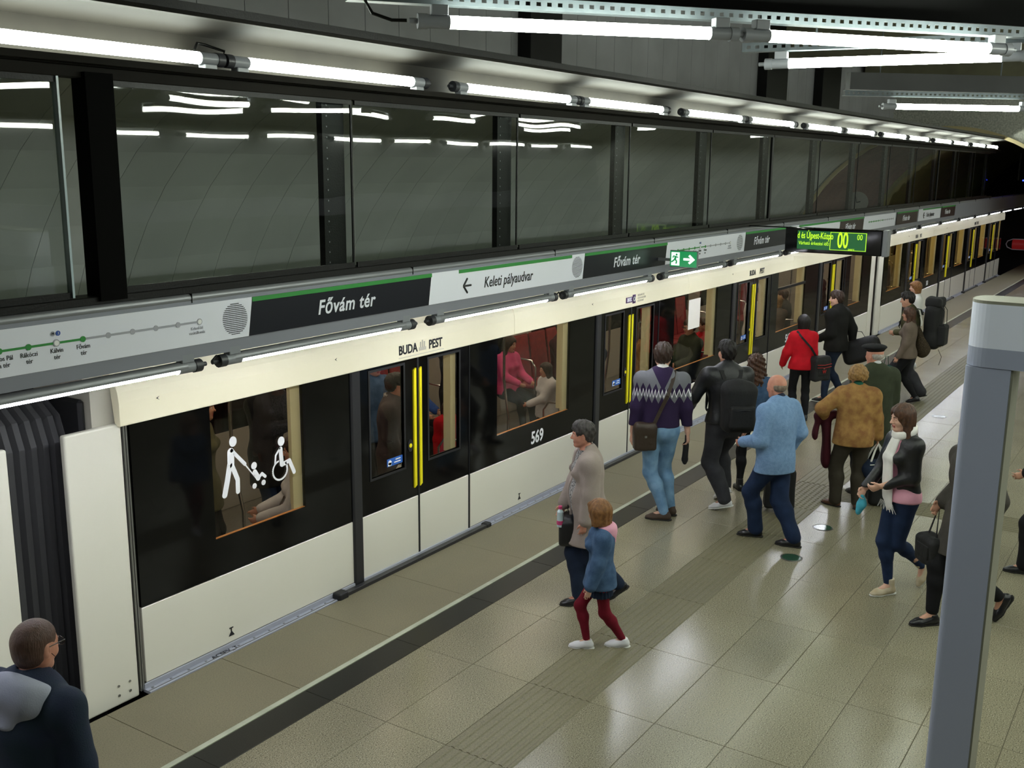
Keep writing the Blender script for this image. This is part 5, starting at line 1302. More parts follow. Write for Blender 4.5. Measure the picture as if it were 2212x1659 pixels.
S.rc(P.nkb-P.TR[:, 0]*.09*s+P.U*.0, P.nkb-P.TR[:, 0]*.135*s-P.U*.13*s, .06*s, .035*s, k=.06, sq=(P.TR[:, 1], 1.7)); S.disp = folds(.004, 8)
S.build('hood', .007, FB['grey_hood'], P.e)
P.trousers('denim_dark', g=.016); P.shoes('shoe_black')
q = P.q
MB().tube([q(.0, .083, .012), q(.05, .079, .016), q(.095, .066, .014)], .0022, 6).tube([q(.0, -.083, .012), q(.05, -.079, .016), q(.095, -.066, .014)], .0022, 6).tube([q(.100, .03+.030*math.cos(a), .002+.019*math.sin(a)) for a in [i*.524 for i in range(12)]], .0013, 5, closed=True).tube([q(.100, -.03+.030*math.cos(a), .002+.019*math.sin(a)) for a in [i*.524 for i in range(12)]], .0013, 5, closed=True).tube([q(.105, .008, .008), q(.105, -.008, .008)], .0015, 5).build('glasses', SK['eye_dark'], P.e)
MB().tube([q(.012, -.083, -.02), q(.03, -.085, -.04), q(.035, -.075, -.09), q(.02, -.06, -.14), q(-.03, -.062, -.155), q(-.06, -.03, -.15), q(-.065, .03, -.14)], .0016, 5).build('earphone_cable', FB['black_cloth'], P.e)
# ---- 2 elderly woman in the taupe coat
pos = (7.36, 4.05); yw = 128
f = feetw(pos, yw, (7.52, 3.83, 132, 32), (7.25, 4.06, 130, 0))
P = Person('elderly woman with short grey hair and long taupe coat, walking left', pos, yw, 1.60, feet=(f[0], f[1]), head=(-6, 2), build=1.12, female=True, skin='skin_red', vox=.009, belly=.012, lean=3, hands=(None, (.20, -.18, .78)))
P.body(vox=.008); P.hair('short', 'hair_grey'); P.trousers('denim_dark', g=.022, g2=.03); P.shoes('shoe_black')
P.top('blouse', g=.010, hem=.0, name='blouse', sleeve=.3); P.top('taupe', g=.034, hem=-.30, name='coat', flare=.045, fold=.006, open_front=.085, collar=.0, sleeve=.93)
S = Sdf(); s = P.s
for sg in (-1, 1): S.rc(P.nkb+P.TR[:, 1]*sg*.055*s-P.TR[:, 0]*.02+P.U*.02, P.chs+P.TR[:, 0]*.13*s+P.TR[:, 1]*sg*.062*s, .022*s, .034*s, k=.02, sq=(P.TR[:, 0], .5))
S.rc(P.nkb+P.TR[:, 1]*.06*s-P.TR[:, 0]*.045+P.U*.01, P.nkb-P.TR[:, 1]*.06*s-P.TR[:, 0]*.045+P.U*.01, .028*s, k=.02); S.build('coat_lapel', .007, FB['taupe'], P.e)
def handbag(label, P, c, size=(.05, .15, .10), m='black_leather', strap=None, yaw=0, tilt=0, name='handbag', cat='handbag', extra=None, top=.6):
    o = P.l2w(np.asarray(c, float)); t = thing(name, label, cat, tuple(o), P.yaw+math.radians(yaw)); a, b, c_ = size; S = Sdf()
    S.bx((0, 0, -c_*.15), (a*.8, b*.8, c_*.75), rd=.03, k=.03); S.bx((0, 0, c_*.55), (a*top, b*.72, c_*.3), rd=.02, k=.04); S.disp = folds(.004, int(abs(c[0])*100) % 50, 1.5)
    S.build('bag_body', .007, FB[m], t)
    S = Sdf(); S.bx((a+.012, 0, -c_*.1), (.004, b*.62, c_*.45), rd=.010, k=.01); S.bx((-a-.012, 0, -c_*.1), (.004, b*.62, c_*.45), rd=.010, k=.01); 
    MB().box(-a*.4, a*.4, -b*.78, b*.78, c_*.86, c_*.90).build('zip', MT['steel'], t); q2 = MB().box(-a-.034, -a-.028, -.012, .012, -.01, .012); q2.build('buckle', MT['steel'], t)
    S.build('pocket', .006, FB[m], t)
    return t
def strap_obj(t, P, pts, wd=.03, m='black_leather', th=.004, c=(0, 0, 0), yaw=0, name='strap', ups=None):
    """pts in the bearer's local frame; stored in the bag's frame"""
    R = rotm(math.radians(yaw)).T; q_ = [R @ (np.asarray(p_, float)-np.asarray(c, float)) for p_ in pts]
    u = [R @ np.asarray(v, float) for v in ups] if ups is not None else [(0, 0, 1)]*len(q_)
    return MB().strap(q_, wd, th, u).build(name, FB[m], t)
c_ = (.16, -.06, .64); t = handbag('shiny black leather handbag carried in front of the elderly woman in the taupe coat', P, c_, (.05, .14, .11), yaw=-15, top=.45)
strap_obj(t, P, [(.16, -.12, .76), (.17, -.15, .95), (.10, -.18, 1.2), (.0, -.175, 1.34)], .028, c=c_, yaw=-15, ups=[(1, 0, 0)]*4)
t = bag_thing('water_bottle', 'clear bottle with pink cap and band at the side of the black handbag', 'bottle', P, (.25, .04, .76))
MB().cyl((0, 0, -.07), (0, 0, .06), .028, 14).cyl((0, 0, .06), (0, 0, .085), .028, 14, r2=.013).build('bottle_body', MT['glass_edge'], t); MB().cyl((0, 0, .085), (0, 0, .11), .016, 12).build('cap', FB['pink_hot'], t); MB().cyl((0, 0, -.05), (0, 0, -.015), .029, 14).build('band', FB['pink_hot'], t)
# ---- 3 little girl
pos = (6.63, 3.53); yw = 120
f = feetw(pos, yw, (6.76, 3.39, 118, 0), (6.58, 3.61, 120, 0))
P = Person('little girl with golden brown bob, denim jacket and maroon tights', pos, yw, 1.20, feet=(f[0], (f[1][0], f[1][1], -5, 0)), head=(-42, 8), build=.98, female=True, skin='skin_pale', vox=.007, headf=1.22, hands=((.10, .20, .50), None), hands_curl=(.15, .5))
P.body(vox=.0055); P.hair('bob', 'hair_gold', vox=.0055)
P.top('denim', g=.030, hem=-.10, name='denim_jacket', flare=.035, fold=.004, sleeve=.97)
S = Sdf(); s = P.s; S.rc(P.pel-P.U*.02, P.pel-P.U*.27*s, .13*s, .175*s, k=.03, sq=(P.TR[:, 0], .85)); S.cut(P.pel-P.U*.22*s, -P.U); S.cut(P.pel+P.U*.02*s, P.U)
def ruf(X, Y, Z): return .006*np.sin(np.arctan2(Y, X)*22)*np.clip((P.pel[2]-Z)*8, 0, 1)
S.disp = ruf; S.build('denim_skirt', .006, FB['denim_dark'], P.e)
S = Sdf()
for a in range(-160, 161, 22):
    an = math.radians(a); c_ = P.nkb+P.TR[:, 0]*(-.02-math.cos(an)*.07)*s*1.1+P.TR[:, 1]*math.sin(an)*.09*s*1.1+P.U*.01
    S.rc(c_, c_-P.U*.02, .034*s, .036*s, k=.03)
S.rc(P.nkb-P.TR[:, 0]*.09*s, P.nkb-P.TR[:, 0]*.12*s-P.U*.13*s, .055*s, .03*s, k=.05, sq=(P.TR[:, 1], 1.6)); S.build('pink_hood', .006, FB['pink'], P.e)
P.trousers('maroon', g=.004, waist=.0, end=1.0, fold=.001, name='tights', vox=.007); P.shoes('shoe_white', 'sole_white', vox=.005, big=1.12)
# ---- 4 man in the patterned jumper
pos = (9.70, 4.51); yw = 30
f = feetw(pos, yw, (9.64, 4.40, 108, 0), (9.84, 4.42, 70, 0))
P = Person('young man in a purple zigzag-patterned jumper and light jeans, back turned', pos, yw, 1.88, feet=(f[0], f[1]), head=(-10, 4), build=1.10, vox=.009, skin='skin_pale', hands=((.0, .30, .84), (.02, -.30, .84)), hands_curl=(.5, 1.0))
P.body(vox=.0075); P.hair('short', 'hair_brown'); P.top('collar_white', g=.008, hem=.25, name='shirt', collar=.035, sleeve=.2, vox=.008)
P.top('norwegian', g=.020, hem=.03, name='jumper', fold=.004, vox=.009); P.trousers('denim_light', g=.012, g2=.016, fold=.004, vox=.010); P.shoes('shoe_brown')
c_ = (-.16, .17, .93); t = handbag('flat dark brown leather shoulder bag on the man in the patterned jumper', P, c_, (.028, .115, .14), m='brown_leather', yaw=8, name='shoulder_bag', cat='bag', top=.9)
strap_obj(t, P, [(-.17, .08, 1.06), (-.155, .02, 1.2), (-.16, -.05, 1.36), (-.12, -.10, 1.52), (-.04, -.12, 1.60), (.05, -.11, 1.56)], .038, 'brown_leather', c=c_, yaw=8, ups=[(-1, 0, 0), (-1, 0, 0), (-1, 0, .1), (-1, 0, .7), (0, 0, 1), (.7, 0, .7)])
t = bag_thing('folded_umbrella', 'folded black umbrella in the right hand of the man in the patterned jumper', 'umbrella', P, tuple(P.palm[1]))
S = Sdf(); S.rc((0, 0, -.05), (.02, 0, -.23), .028, .034, k=.01); S.rc((.02, 0, -.22), (.022, 0, -.26), .034, .024, k=.01); S.disp = folds(.004, 3, 2.0); S.build('canopy', .006, FB['black_nylon'], t)
MB().cyl((0, 0, -.06), (0, 0, .05), .013, 10).build('handle', MT['rubber'], t)
# ---- 5 man with the black backpack
pos = (10.36, 4.05); yw = 42
f = feetw(pos, yw, (10.30, 3.99, 100, 14), (10.60, 4.12, 70, 30))
P = Person('dark-haired man in black leather jacket and charcoal trousers with backpack', pos, yw, 1.84, feet=(f[0], f[1]), head=(12, 2), build=1.08, vox=.009, skin='skin', hands=((.27, .34, 1.06), None), poles=(np.array([-.6, .9, -.6]), None), lean=2)
P.body(vox=.008); P.hair('short', 'hair_dark', seed=9); P.top('black_leather', g=.030, hem=.0, name='leather_jacket', fold=.008, collar=.035); P.trousers('grey_trousers', g=.026, g2=.036, fold=.007); P.shoes('shoe_white', 'sole_white')
def backpack(label, P, c, size, m='black_nylon', yaw=0, lid=False, tilt=0):
    o = P.l2w(np.asarray(c, float)); t = thing('backpack', label, 'backpack', tuple(o), P.yaw+math.radians(yaw)); a, b, h = size; S = Sdf()
    S.bx((0, 0, 0), (a*.25, b*.48, h*.68), rd=.088, k=.04); S.el((-.01, 0, h*.72), (a*.85, b*.85, h*.34), k=.08); S.rc((0, -b*.4, -h*.5), (0, b*.4, -h*.5), a*.95, k=.06); S.disp = folds(.012, 5, 1.0); S.build('bag_body', .009, FB[m], t)
    S = Sdf(); S.bx((-a-.02, 0, -h*.32), (a*.25, b*.55, h*.34), rd=.035, k=.03); S.build('front_pocket', .008, FB[m], t)
    MB().tube([(-a-.075, -b*.45, -h*.02), (-a-.09, 0, h*.02), (-a-.075, b*.45, -h*.02)], .005, 6).build('zip', MT['rubber'], t)
    MB().tube([(.02, -.04, h*.95), (.0, -.03, h*1.1), (.0, .03, h*1.1), (.02, .04, h*.95)], .009, 6).build('top_loop', FB[m], t)
    if lid:
        S = Sdf(); S.bx((.0, 0, h*1.02), (a*.6, b*.6, .03), rd=.05, k=.02); S.disp = folds(.008, 6); S.build('lid', .009, FB[m], t)
        for y in (-b*.5, b*.5): MB().strap([(-a*.4, y, h*1.1), (-a-.04, y, h*.7), (-a-.05, y, 0), (-a-.03, y, -h*.8)], .022, .004, (-1, 0, .2)).build('compression_strap', FB['black_cloth'], t)
        MB().tube([(-a, b*.5, -h*.9), (-a-.06, b*.5, -h*1.2), (-a-.03, b*.52, -h*1.55)], .004, 5).build('loose_strap', FB['black_cloth'], t)
    for sg in (-1, 1):
        s = P.s; sh = P.sh[0 if sg > 0 else 1]; pts = [(-.10, sg*.08, sh[2]-.02), (-.07, sg*.10, sh[2]+.06), (.02, sg*.11, sh[2]+.075), (.12, sg*.12, sh[2]-.03), (.15, sg*.14, sh[2]-.2), (.04, sg*.20, sh[2]-.38), (-.08, sg*.15, sh[2]-.42)]
        pts = [(x*s*1.15, y*s, z) for x, y, z in pts]
        o2 = strap_obj(t, P, pts, .05, m, .008, c=c, yaw=yaw, name='shoulder_strap', ups=[(-.3, 0, 1), (-.3, 0, 1), (.2, 0, 1), (1, 0, .5), (1, 0, 0), (.3, sg, -.3), (-.5, sg, 0)])
    return t
t = backpack('black backpack with small front pocket on the back of the man in the leather jacket', P, (-.26, -.03, 1.20), (.095, .18, .26))
# ---- 6 girl with long curly hair
pos = (11.18, 4.04); yw = 20
f = feetw(pos, yw, (11.10, 4.13, 40, 0), (11.24, 3.93, 10, 0))
P = Person('woman with long curly brown hair, half hidden behind the pale blue jacket', pos, yw, 1.58, feet=(f[0], f[1]), head=(15, 2), female=True, vox=.010, skin='skin', hands=(None, (.2, -.1, .92)))
P.body(vox=.009); P.hair('curly', 'hair_chest'); P.top('denim', g=.018, hem=-.03, name='denim_jacket'); P.trousers('black_cloth', g=.006); P.shoes('shoe_black', high=.06)
handbag('brown leather handbag at the hip of the curly-haired young woman', P, (-.05, -.16, .86), (.04, .13, .10), m='brown_leather')
# ---- trolley case
t = thing('trolley_case', 'small black trolley case with extended handle behind the man in the pale blue jacket', 'suitcase', (10.62, 3.50, 0), math.radians(25))
S = Sdf(); S.bx((0, 0, .27), (.07, .13, .19), rd=.03, k=.01); S.disp = folds(.003, 4); S.build('case_body', .008, FB['black_nylon'], t); MB().tube([(.09, -.08, .45), (.12, -.08, .95), (.12, .08, .95), (.09, .08, .45)], .008, 8).build('pull_handle', MT['chrome'], t)
for y in (-.1, .1): MB().cyl((.09, y-.012, .028), (.09, y+.012, .028), .028, 14).build('wheel', MT['rubber'], t)
# ---- 7 man in the pale blue jacket
pos = (9.69, 3.25); yw = 72
f = feetw(pos, yw, (9.72, 3.42, 108, 0), (9.65, 3.00, 98, 0))
P = Person('balding man in a pale blue jacket and navy jeans, back half turned', pos, yw, 1.72, feet=(f[0], f[1]), head=(2, 6), build=1.12, vox=.009, skin='skin_red', belly=.03, hands=((.25, .20, 1.0), (.05, -.26, .88)))
P.body(vox=.0075); P.hair('fringe_ring', 'hair_bald'); P.top('navy_hoodie', g=.010, hem=.2, name='shirt', collar=.05, sleeve=.2, vox=.009); P.top('sky_jacket', g=.030, hem=-.14, name='jacket', fold=.006, flare=.02, collar=.032, sleeve=.99); P.trousers('jeans', g=.020, g2=.040, fold=.006); P.shoes('shoe_black')
# ---- 8 woman in red
pos = (14.9, 4.70); yw = 28
P = Person('woman with dark hair in a short bright red jacket and black trousers, facing the train', pos, yw, 1.55, feet=((.03, .09, 10, 0), (-.05, -.09, -8, 0)), head=(18, 4), female=True, vox=.011, skin='skin', hands=((.10, .25, .82), None))
P.body(vox=.010); P.hair('bob', 'hair_dark'); P.top('red_jacket', g=.028, hem=-.06, name='red_jacket', flare=.02, fold=.006, collar=.04); P.trousers('black_cloth', g=.010); P.shoes('shoe_black')
c_ = (-.06, -.26, .80); t = handbag('black messenger bag with red trim on the right hip of the woman in red', P, c_, (.05, .155, .18), m='black_nylon', yaw=35, name='messenger_bag', cat='bag', top=.95)
strap_obj(t, P, [(-.05, -.20, .95), (-.12, -.10, 1.10), (-.12, .04, 1.25), (-.04, .10, 1.33)], .03, 'black_nylon', c=c_, yaw=35, ups=[(-1, 0, 0)]*4)
MB().tube([(-.085, -.14, .06), (-.092, 0, .05), (-.085, .14, .06)], .005, 6).tube([(-.085, -.14, .02), (-.092, 0, .01), (-.085, .14, .02)], .005, 6).build('red_piping', MT['red'], t)
text('W', .07, MT['red'], 'emblem', t, Matrix.Translation((-.088, 0, -.05)) @ Matrix.Rotation(math.radians(-90), 4, 'Z') @ Matrix.Rotation(math.radians(90), 4, 'X'), bold=.002)
# ---- 9 tall man in dark jacket
pos = (16.45, 4.66); yw = 78
f = feetw(pos, yw, (16.28, 4.74, 95, 0), (16.62, 4.55, 85, 12))
P = Person('tall young man in black jacket standing in profile close to the train', pos, yw, 1.80, feet=(f[1], f[0]), head=(24, 4), build=1.08, vox=.011, skin='skin_pale', hands=((.22, .12, 1.0), (-.12, -.32, .9)))
P.body(vox=.010); P.hair('short', 'hair_brown'); P.top('black_coat', g=.036, hem=-.08, name='black_jacket', fold=.008, flare=.01, collar=.045); P.trousers('denim_dark', g=.012, g2=.014, fold=.005); P.shoes('shoe_black', 'sole_white')
t = bag_thing('duffel_bag', 'large black bag hanging behind the tall man in the black jacket', 'bag', P, (-.22, -.30, .82)); S = Sdf(); S.bx((-.05, -.05, 0), (.20, .05, .09), R=rotm(.2, .35), rd=.10, k=.03); S.disp = folds(.006, 9); S.build('bag_body', .010, FB['black_nylon'], t); MB().strap([(.1, -.05, .16), (.08, .0, .3), (-.05, 0, .3), (-.1, -.05, .2)], .03, .005, (0, 0, 1)).build('handle', FB['black_nylon'], t)
# ---- 10 woman in the tan quilted jacket
pos = (11.19, 2.90); yw = 26
f = feetw(pos, yw, (11.16, 3.04, 75, 0), (11.21, 2.82, 10, 0))
P = Person('older woman with short dyed blond hair and tan patterned quilted jacket', pos, yw, 1.58, feet=(f[0], f[1]), head=(5, 6), build=1.16, female=True, vox=.009, skin='skin', belly=.02, hands=((.16, .30, .98), (.06, -.26, .80)), poles=(np.array([-.5, 1, -.4]), None))
P.body(vox=.008); P.hair('perm', 'hair_blond'); P.top('green_cloth', g=.012, hem=.2, name='neck_scarf', collar=.05, sleeve=.2, vox=.009); P.top('tan', g=.036, hem=-.12, name='quilted_jacket', fold=.006, flare=.015, sleeve=.97); P.trousers('brown_trousers', g=.020, g2=.036, fold=.005); P.shoes('shoe_tan')
t = bag_thing('folded_coat', 'burgundy wool coat draped over the left arm of the woman in the tan jacket', 'coat', P, (.12, .28, 1.0)); S = Sdf()
S.rc((-.02, -.07, .03), (-.02, .10, .0), .052, .055, k=.05); S.rc((-.03, .09, .0), (-.05, .12, -.20), .05, .06, k=.05, sq=(np.array([0, 1, 0]), .5)); S.rc((.0, .0, -.02), (-.0, -.02, -.50), .08, .09, k=.06, sq=(np.array([0, 1, 0]), .6)); S.disp = folds(.010, 12); S.build('draped_cloth', .010, FB['burgundy'], t)
c_ = tuple(P.palm[1]+np.array([-.02, -.02, -.27])); o = P.l2w(np.array(c_)); t = thing('sports_bag', 'navy holdall with white piping and handles beside the woman in tan', 'bag', tuple(o), P.yaw+math.radians(15))
S = Sdf(); S.rc((0, -.09, -.01), (0, .09, -.01), .095, k=.02); S.bx((0, 0, -.05), (.06, .12, .04), rd=.03, k=.03); S.disp = folds(.004, 14); S.build('bag_body', .008, FB['denim_dark'], t)
for x in (-.05, .05): MB().strap([(x, -.09, .07), (x*.6, -.045, .19), (x*.2, 0, .26), (x*.6, .045, .19), (x, .09, .07)], .022, .004, (1, 0, 0)).build('handle', FB['collar_white'], t)
MB().tube([(.01+.098*math.cos(a), -.06, .0+.098*math.sin(a)) for a in [i*.35 for i in range(18)]], .005, 5, closed=True).tube([(-.09, -.12, .045), (-.1, 0, .05), (-.09, .12, .045)], .005, 5).build('white_piping', FB['collar_white'], t)
# ---- 11 man with the beret
pos = (11.74, 2.86); yw = 45
P = Person('old man in black beret and long dark green coat beside the woman in tan', pos, yw, 1.73, feet=((.02, .10, 8, 0), (-.02, -.10, -8, 0)), head=(28, 5), build=1.14, vox=.010, skin='skin_red', belly=.03)
P.body(vox=.009); P.hair('fringe_ring', 'hair_white'); P.top('pale_shirt', g=.010, hem=.25, name='shirt', collar=.055, sleeve=.2, vox=.009); P.top('olive', g=.036, hem=-.34, name='loden_coat', flare=.05, fold=.006, collar=.02); P.trousers('black_cloth', g=.016, g2=.02); P.shoes('shoe_black')
q = P.q; R = P.hR; S = Sdf(); S.el(q(-.005, .01, .098), np.array([.145, .125, .032])*P.s, R @ rotm(0, -.06, .05), k=.02); S.el(q(-.012, 0, .068), np.array([.108, .088, .045])*P.s, R, k=.02); S.cut(q(0, 0, .042), -R[:, 2]); S.rc(q(-.01, 0, .125), q(-.01, 0, .14), .004, k=.004); S.build('beret', .007, FB['black_cloth'], P.e)
t = thing('travel_bag', 'black travel bag standing at the feet of the man with the beret', 'bag', (11.55, 2.60, 0), .4); S = Sdf(); S.bx((0, 0, .17), (.09, .15, .11), rd=.05, k=.03); S.disp = folds(.006, 19); S.build('bag_body', .009, FB['black_nylon'], t); MB().strap([(0, -.1, .3), (0, -.05, .38), (0, .05, .38), (0, .1, .3)], .03, .004, (1, 0, 0)).build('handle', FB['black_nylon'], t)
# ---- 12 young woman with the white scarf
pos = (9.06, 1.90); yw = 138
f = feetw(pos, yw, (9.30, 1.72, 140, 62), (8.99, 1.93, 140, 0))
P = Person('young woman with long brown hair, white scarf and black leather jacket, walking left', pos, yw, 1.71, feet=(f[0], f[1]), head=(-4, 6), female=True, vox=.009, skin='skin_pale', hands=((.22, .02, 1.0), (.24, -.18, .93)), poles=(np.array([-1, .7, -.3]), np.array([-1, -.6, -.3])), lean=2, hands_curl=(1.0, .9))
P.body(vox=.0055); P.hair('long', 'hair_chest', vox=.007); P.top('pink', g=.010, hem=-.03, name='pink_top', sleeve=.3); P.top('black_leather', g=.024, hem=.055, name='leather_jacket', fold=.007, open_front=.05, collar=.03); P.trousers('jeans', g=.006, g2=.004, fold=.003); P.shoes('canvas', 'sole_white', high=.055, vox=.006)
S = Sdf(); s = P.s
for a in range(0, 360, 24):
    an = math.radians(a); c_ = P.nkb+P.TR[:, 0]*(math.cos(an)*.080+.015)*s+P.TR[:, 1]*math.sin(an)*.082*s+P.U*(.028-.03*math.cos(an))*s; S.rc(c_, c_+P.U*.02, .026*s, .024*s, k=.025)
S.disp = folds(.005, 21, 1.6); S.build('scarf', .007, FB['white_scarf'], P.e)
S = Sdf(); 
for sg, L in ((1, .56), (-1, .50)):
    a = P.nkb+P.TR[:, 0]*.09*s+P.TR[:, 1]*sg*.03*s; b_ = P.chs+P.TR[:, 0]*.165*s+P.TR[:, 1]*sg*.035*s; S.rc(a, b_, .026*s, .030*s, k=.03, sq=(P.TR[:, 0], .6)); S.rc(b_, b_-P.U*(L-.14)*s-P.TR[:, 0]*.015, .034*s, .046*s, k=.03, sq=(P.TR[:, 0], .35))
S.disp = folds(.004, 22, 1.6); S.build('scarf_end', .007, FB['white_scarf'], P.e)
b = MB(); bb = P.chs+P.TR[:, 0]*.155*s-P.U*.40*s
for i in range(18):
    y = (i-8.5)*.010; a = bb+P.TR[:, 1]*y; b.tube([a, a-P.U*.035+P.TR[:, 1]*y*.2, a-P.U*.075+P.TR[:, 1]*y*.5+P.TR[:, 0]*.01*math.sin(i*2.1)], .0022, 4)
setp(b.build('scarf_fringe', FB['white_scarf'], P.e), kind='stuff')
t = bag_thing('plastic_bag', 'crumpled turquoise plastic wrapper in the right hand of the woman with the white scarf', 'bag', P, tuple(P.palm[1]+np.array([0, 0, -.06]))); S = Sdf(); S.rc((0, 0, .04), (0, 0, -.04), .022, .045, k=.02); S.rc((0, 0, -.04), (.02, .0, -.09), .045, .03, k=.02); S.disp = folds(.010, 25, 2.2); S.build('wrapper', .006, FB['teal'], t)
# ---- 13 man hidden by the portal column
pos = (8.70, 1.30); yw = 132
f = feetw(pos, yw, (8.93, 1.02, 134, 55), (8.55, 1.48, 132, 0))
P = Person('man in a dark grey coat and black slip-on shoes walking behind the portal column', pos, yw, 1.76, feet=(f[0], f[1]), head=(0, 4), build=1.05, vox=.010, skin='skin', hands=((.0, .24, .88), (.10, -.22, .98)))
P.body(vox=.009); P.hair('short', 'hair_dark'); P.top('grey_wool', g=.036, hem=-.28, name='coat', flare=.04, fold=.006, collar=.04); P.trousers('black_cloth', g=.016, g2=.018, end=.86); P.shoes('shoe_black')
c_ = (.20, -.16, .60); t = handbag('dark bag carried low by the man behind the portal column', P, c_, (.06, .13, .11), m='black_nylon', name='carried_bag', cat='bag'); strap_obj(t, P, [(.20, -.10, .70), (.12, -.22, .96), (.20, -.22, .70)], .02, 'black_nylon', c=c_, ups=[(1, 0, 0)]*3)
# ---- 14 person cut off at the right edge
P = Person('person in black clothes cut off by the right edge', (10.32, .84), 100, 1.70, feet=((.18, .09, 0, 0), (-.2, -.09, 0, 20)), vox=.011, skin='skin', build=1.05, hands=((.25, .25, 1.0), None))
P.body(vox=.010); P.hair('short', 'hair_dark'); P.top('black_coat', g=.036, hem=-.12, name='jacket', fold=.008, collar=.04); P.trousers('black_cloth', g=.03, g2=.04); P.shoes('shoe_black')
# ---- 15/16 couple
pos = (17.3, 3.70); yw = 88
P = Person('young man with short dark hair and olive top carrying a very large dark backpack', pos, yw, 1.76, feet=((.22, .09, 5, 0), (-.20, -.09, -5, 18)), head=(20, 4), build=1.08, vox=.011, skin='skin', hands=((.2, .2, 1.1), None), lean=6)
P.body(vox=.010); P.hair('short', 'hair_dark'); P.top('olive_jacket', g=.022, hem=-.03, name='olive_top', collar=.03); P.trousers('grey_trousers', g=.028, g2=.05, fold=.007); P.shoes('shoe_black')
t = backpack('very large dark trekking backpack with hanging straps on the far young man', P, (-.31, 0, 1.22), (.13, .19, .38), lid=True, m='black_nylon')
pos = (16.93, 3.66); yw = 92
P = Person('young woman with straight brown hair and grey-brown knitted top walking with the backpacker', pos, yw, 1.55, feet=((.18, .08, 5, 0), (-.16, -.08, -5, 15)), head=(14, 4), female=True, vox=.011, skin='skin', hands=((.10, .20, .78), None))
P.body(vox=.010); P.hair('long', 'hair_chest'); P.top('taupe_knit', g=.024, hem=-.06, name='knitted_top', fold=.006, collar=.02); P.trousers('black_cloth', g=.008); P.shoes('shoe_black')
c_ = (-.16, -.20, .95); t = thing('cloth_bag', 'slouching black and beige patterned cloth bag behind the woman in knitted top', 'bag', tuple(P.l2w(np.array(c_))), P.yaw); S = Sdf(); S.el((-.02, 0, -.06), (.12, .14, .16), k=.05); S.rc((-.0, 0, .06), (.08, .0, .26), .06, .03, k=.05, sq=(np.array([0, 1, 0]), 1.2)); S.disp = folds(.006, 31); S.build('bag_body', .010, FB['bag_pattern'], t)
strap_obj(t, P, [(-.09, -.19, 1.2), (-.04, -.16, 1.30), (.03, -.15, 1.30)], .03, 'black_cloth', c=c_, ups=[(-1, 0, 1)]*3)
t = thing('carrier_bag', 'dark green carrier bag beside the legs of the woman in the knitted top', 'bag', (17.05, 4.0, .35), 1.2); S = Sdf(); S.bx((0, 0, 0), (.05, .15, .17), rd=.02, k=.01); S.disp = folds(.010, 33); S.build('bag_body', .010, FB['green_cloth'], t); MB().tube([(0, -.07, .18), (0, -.03, .36), (0, .03, .36), (0, .07, .18)], .005, 5).build('handle', FB['green_cloth'], t)
# ---- 17 blond child
P = Person('child with reddish blond hair and white jacket beyond the backpacker', (20.2, 4.30), 110, 1.60, feet=((.05, .08, 5, 0), (-.05, -.08, -5, 0)), head=(10, 4), vox=.012, skin='skin_pale', headf=1.05, female=True)
P.body(vox=.011); P.hair('bob', 'hair_gold'); P.top('white_jacket', g=.032, hem=-.05, name='white_jacket', fold=.006, collar=.03); P.trousers('denim', g=.012); P.shoes('shoe_white', 'sole_white')
# ================================================================== PASSENGERS inside the train
def rider(label, pos, yaw, H, top, hair, hm, sit=False, female=False, trous='black_cloth', g=.026, hem=-.1, hands=(None, None), head=(0, 4), extra=None, skin='skin', build=1.05, **k):
    if sit:
        ft = k.pop('feet', ((.44, .10, 5, 0), (.42, -.10, -5, 0)))
        P = Person(label, pos, yaw, H, feet=ft, seated=.46, knees=(np.array([.7, .1, 1.0]), np.array([.7, -.1, 1.0])), hands=tuple(h if h is not None else np.array([.34, .12*(1 if i == 0 else -1), .70]) for i, h in enumerate(hands)), head=head, female=female, vox=.016, skin=skin, build=build, group='passengers in the cabin', **k)
    else: P = Person(label, pos, yaw, H, hands=hands, head=head, female=female, vox=.016, skin=skin, build=build, group='passengers in the cabin', **k)
    P.body(vox=.013); P.hair(hair, hm, vox=.012); P.top(top, g=g, hem=max(hem, -.05) if sit else hem, name='jacket', collar=.035, flare=0 if sit else .02); P.trousers(trous, g=.014); P.shoes('shoe_black', vox=.010); return P
rider('standing passenger in an olive jacket at the left of the first train window', (5.75, 7.0), -50, 1.72, 'olive_jacket', 'long', 'hair_chest', female=True, hem=-.2)
rider('standing passenger in long dark coat in the middle of the first train window', (6.75, 7.25), -80, 1.80, 'black_coat', 'short', 'hair_dark', hem=-.3, trous='jeans', hands=(np.array([.30, .10, 1.28]), np.array([.30, -.02, 1.26])))
rider('seated passenger in white and cream at the bottom of the first train window', (6.20, 6.27), 138, 1.70, 'pale_shirt', 'short', 'hair_brown', sit=True, trous='cream_trousers', female=True)
P = rider('standing passenger in brown-grey coat with patterned scarf behind the nearest door window', (7.62, 6.42), -60, 1.66, 'brown_coat', 'short', 'hair_dark', hem=-.3, skin='skin_red', build=1.12, hands=(None, (.12, -.16, .86)), head=(25, 6))
S = Sdf(); s = P.s
for a in range(0, 360, 30):
    an = math.radians(a); c_ = P.nkb+P.TR[:, 0]*(math.cos(an)*.075+.015)*s+P.TR[:, 1]*math.sin(an)*.078*s+P.U*(.022-.02*math.cos(an)); S.rc(c_, c_+P.U*.02, .022*s, k=.02)
S.build('scarf', .010, FB['blouse'], P.e)
